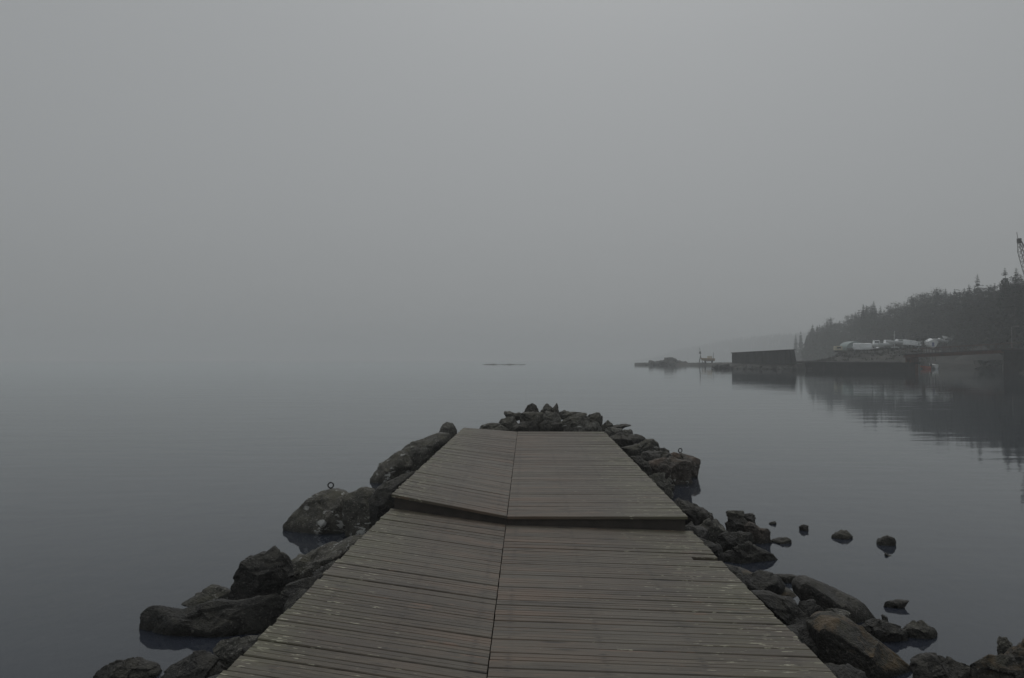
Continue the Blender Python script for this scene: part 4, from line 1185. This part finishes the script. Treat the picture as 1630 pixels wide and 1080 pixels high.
# ------------------------------------------------------------------ crane
M['crane'] = simple_mat('dull crane steel', (.06, .055, .05), .6, .3, 1)
d0 = 150
tip = at(1622.5, 384, d0); baseu = 1668
bz = land_z(baseu, d0)
foot = Vector((at_x(baseu, d0), d0, bz + 2.4))
cr = empty('crane', (foot.x, d0, bz)); tag(cr, 'lattice boom crane rising past the right edge above the forest', 'crane')
O = Vector(cr.location)
ax = (tip - foot); Lb = ax.length; ax.normalize(); sd_ = Vector((0, 1, 0)); up_ = ax.cross(sd_).normalized()
bm = bmesh.new(); prev = None; n = 20
for k in range(n + 1):
    t_ = k / n; wd = .55 * min(1, .25 + t_ * 5) * min(1, .35 + (1 - t_) * 6)
    c = foot - O + ax * (Lb * t_)
    cs = [c + up_ * a * wd + sd_ * b * wd for a, b in ((1, 1), (1, -1), (-1, -1), (-1, 1))]
    for i in range(4): add_tube(bm, cs[i], cs[(i + 1) % 4], .045, n=4)
    if prev:
        for i in range(4):
            add_tube(bm, prev[i], cs[i], .06, n=4); add_tube(bm, prev[i], cs[(i + 1) % 4], .035, n=4)
    prev = cs
link('boom', bm, M['crane'], cr)
bm = bmesh.new(); add_box(bm, (-.3, -.3, -.4), (.25, .3, .5), org=tip - O); add_tube(bm, tip - O + Vector((-.3, 0, .6)), tip - O + Vector((-.45, 0, 1.7)), .05, n=5); link('boom_head', bm, M['crane'], cr)
bm = bmesh.new(); add_tube(bm, tip - O + Vector((.2, 0, .5)), Vector((4.2, 0, 4.2)), .05, n=5); add_tube(bm, tip - O + Vector((.2, .3, .5)), Vector((4.2, .3, 4.2)), .05, n=5); link('pendant_cable', bm, M['iron'], cr)
bm = bmesh.new(); add_box(bm, (-1.2, -1.5, 1.3), (5, 1.5, 3.6)); add_tube(bm, (4.2, 0, 3.6), (4.2, 0, 4.4), .2); bmesh.ops.recalc_face_normals(bm, faces=bm.faces); bd = link('machine_house', bm, M['yellow'], cr)
bm = bmesh.new(); add_box(bm, (-2.3, -1.7, 1.35), (-1.22, -.5, 3.4)); link('cab', bm, M['glass'], cr)
for s in (-1, 1):
    bm = bmesh.new(); add_box(bm, (-2.4, s * 1.4 - .45, -.4), (4.4, s * 1.4 + .45, 1.1), taper=.9); bmesh.ops.bevel(bm, geom=bm.edges[:], offset=.2, segments=2, affect='EDGES'); link('crawler_track', bm, M['dark'], cr)
bm = bmesh.new(); add_tube(bm, (1, 0, .6), (1, 0, 1.298), 1.0, n=16); link('turntable', bm, M['dark'], cr)

# ------------------------------------------------------------------ causeway: beacon and workboat
d0 = 282
r_ = empty('beacon', (at_x(1115, d0), d0, 0)); tag(r_, 'dark tripod beacon with a pole left of the yellow workboat', 'beacon')
bm = bmesh.new()
for a in range(3):
    add_tube(bm, (1.0 * math.cos(a * 2.09), 1.0 * math.sin(a * 2.09), .3), (0, 0, 3.6), .1, n=5)
link('tripod', bm, M['crane'], r_)
bm = bmesh.new(); add_tube(bm, (0, 0, 3.5), (-.25, 0, 6.4), .1, .06, n=5); link('pole', bm, M['crane'], r_)
bm = bmesh.new(); add_box(bm, (-.55, -.1, 4.3), (.3, .1, 5.1), taper=.4); link('topmark', bm, M['crane'], r_)
r_ = empty('workboat', (at_x(1127, d0 - 2), d0 - 2, 0), R(180)); tag(r_, 'yellow-orange workboat lying at the causeway', 'boat')
zz = at(1127, 572, d0 - 2).z
bm = hull_bm(4.6, 1.8, 1.0); bmesh.ops.translate(bm, vec=(0, 0, zz - .75), verts=bm.verts); link('hull', bm, M['yellow'], r_)
bm = bmesh.new(); add_box(bm, (-1.4, -.7, zz + .3), (.2, .7, zz + 1.1), taper=.9); link('wheelhouse', bm, M['cream'], r_)
bm = bmesh.new(); add_tube(bm, (-1.9, 0, zz), (-2.0, 0, zz + 2.4), .08, .05, 5); link('mast', bm, M['crane'], r_)
bm = bmesh.new()
for x in (-1.4, 1.0): add_box(bm, (x - .15, -.7, -.2), (x + .15, .7, zz - .5))
link('cradle', bm, M['dark'], r_)

# ------------------------------------------------------------------ render settings
cy = scene.cycles
cy.use_denoising = True
try:
    cy.denoiser = 'OPENIMAGEDENOISE'; cy.denoising_input_passes = 'RGB_ALBEDO_NORMAL'
except Exception: pass
cy.max_bounces = 8; cy.diffuse_bounces = 4; cy.glossy_bounces = 3; cy.transparent_max_bounces = 12; cy.volume_bounces = 2
cy.use_adaptive_sampling = False
cy.caustics_reflective = False; cy.caustics_refractive = False
bpy.context.view_layer.update()
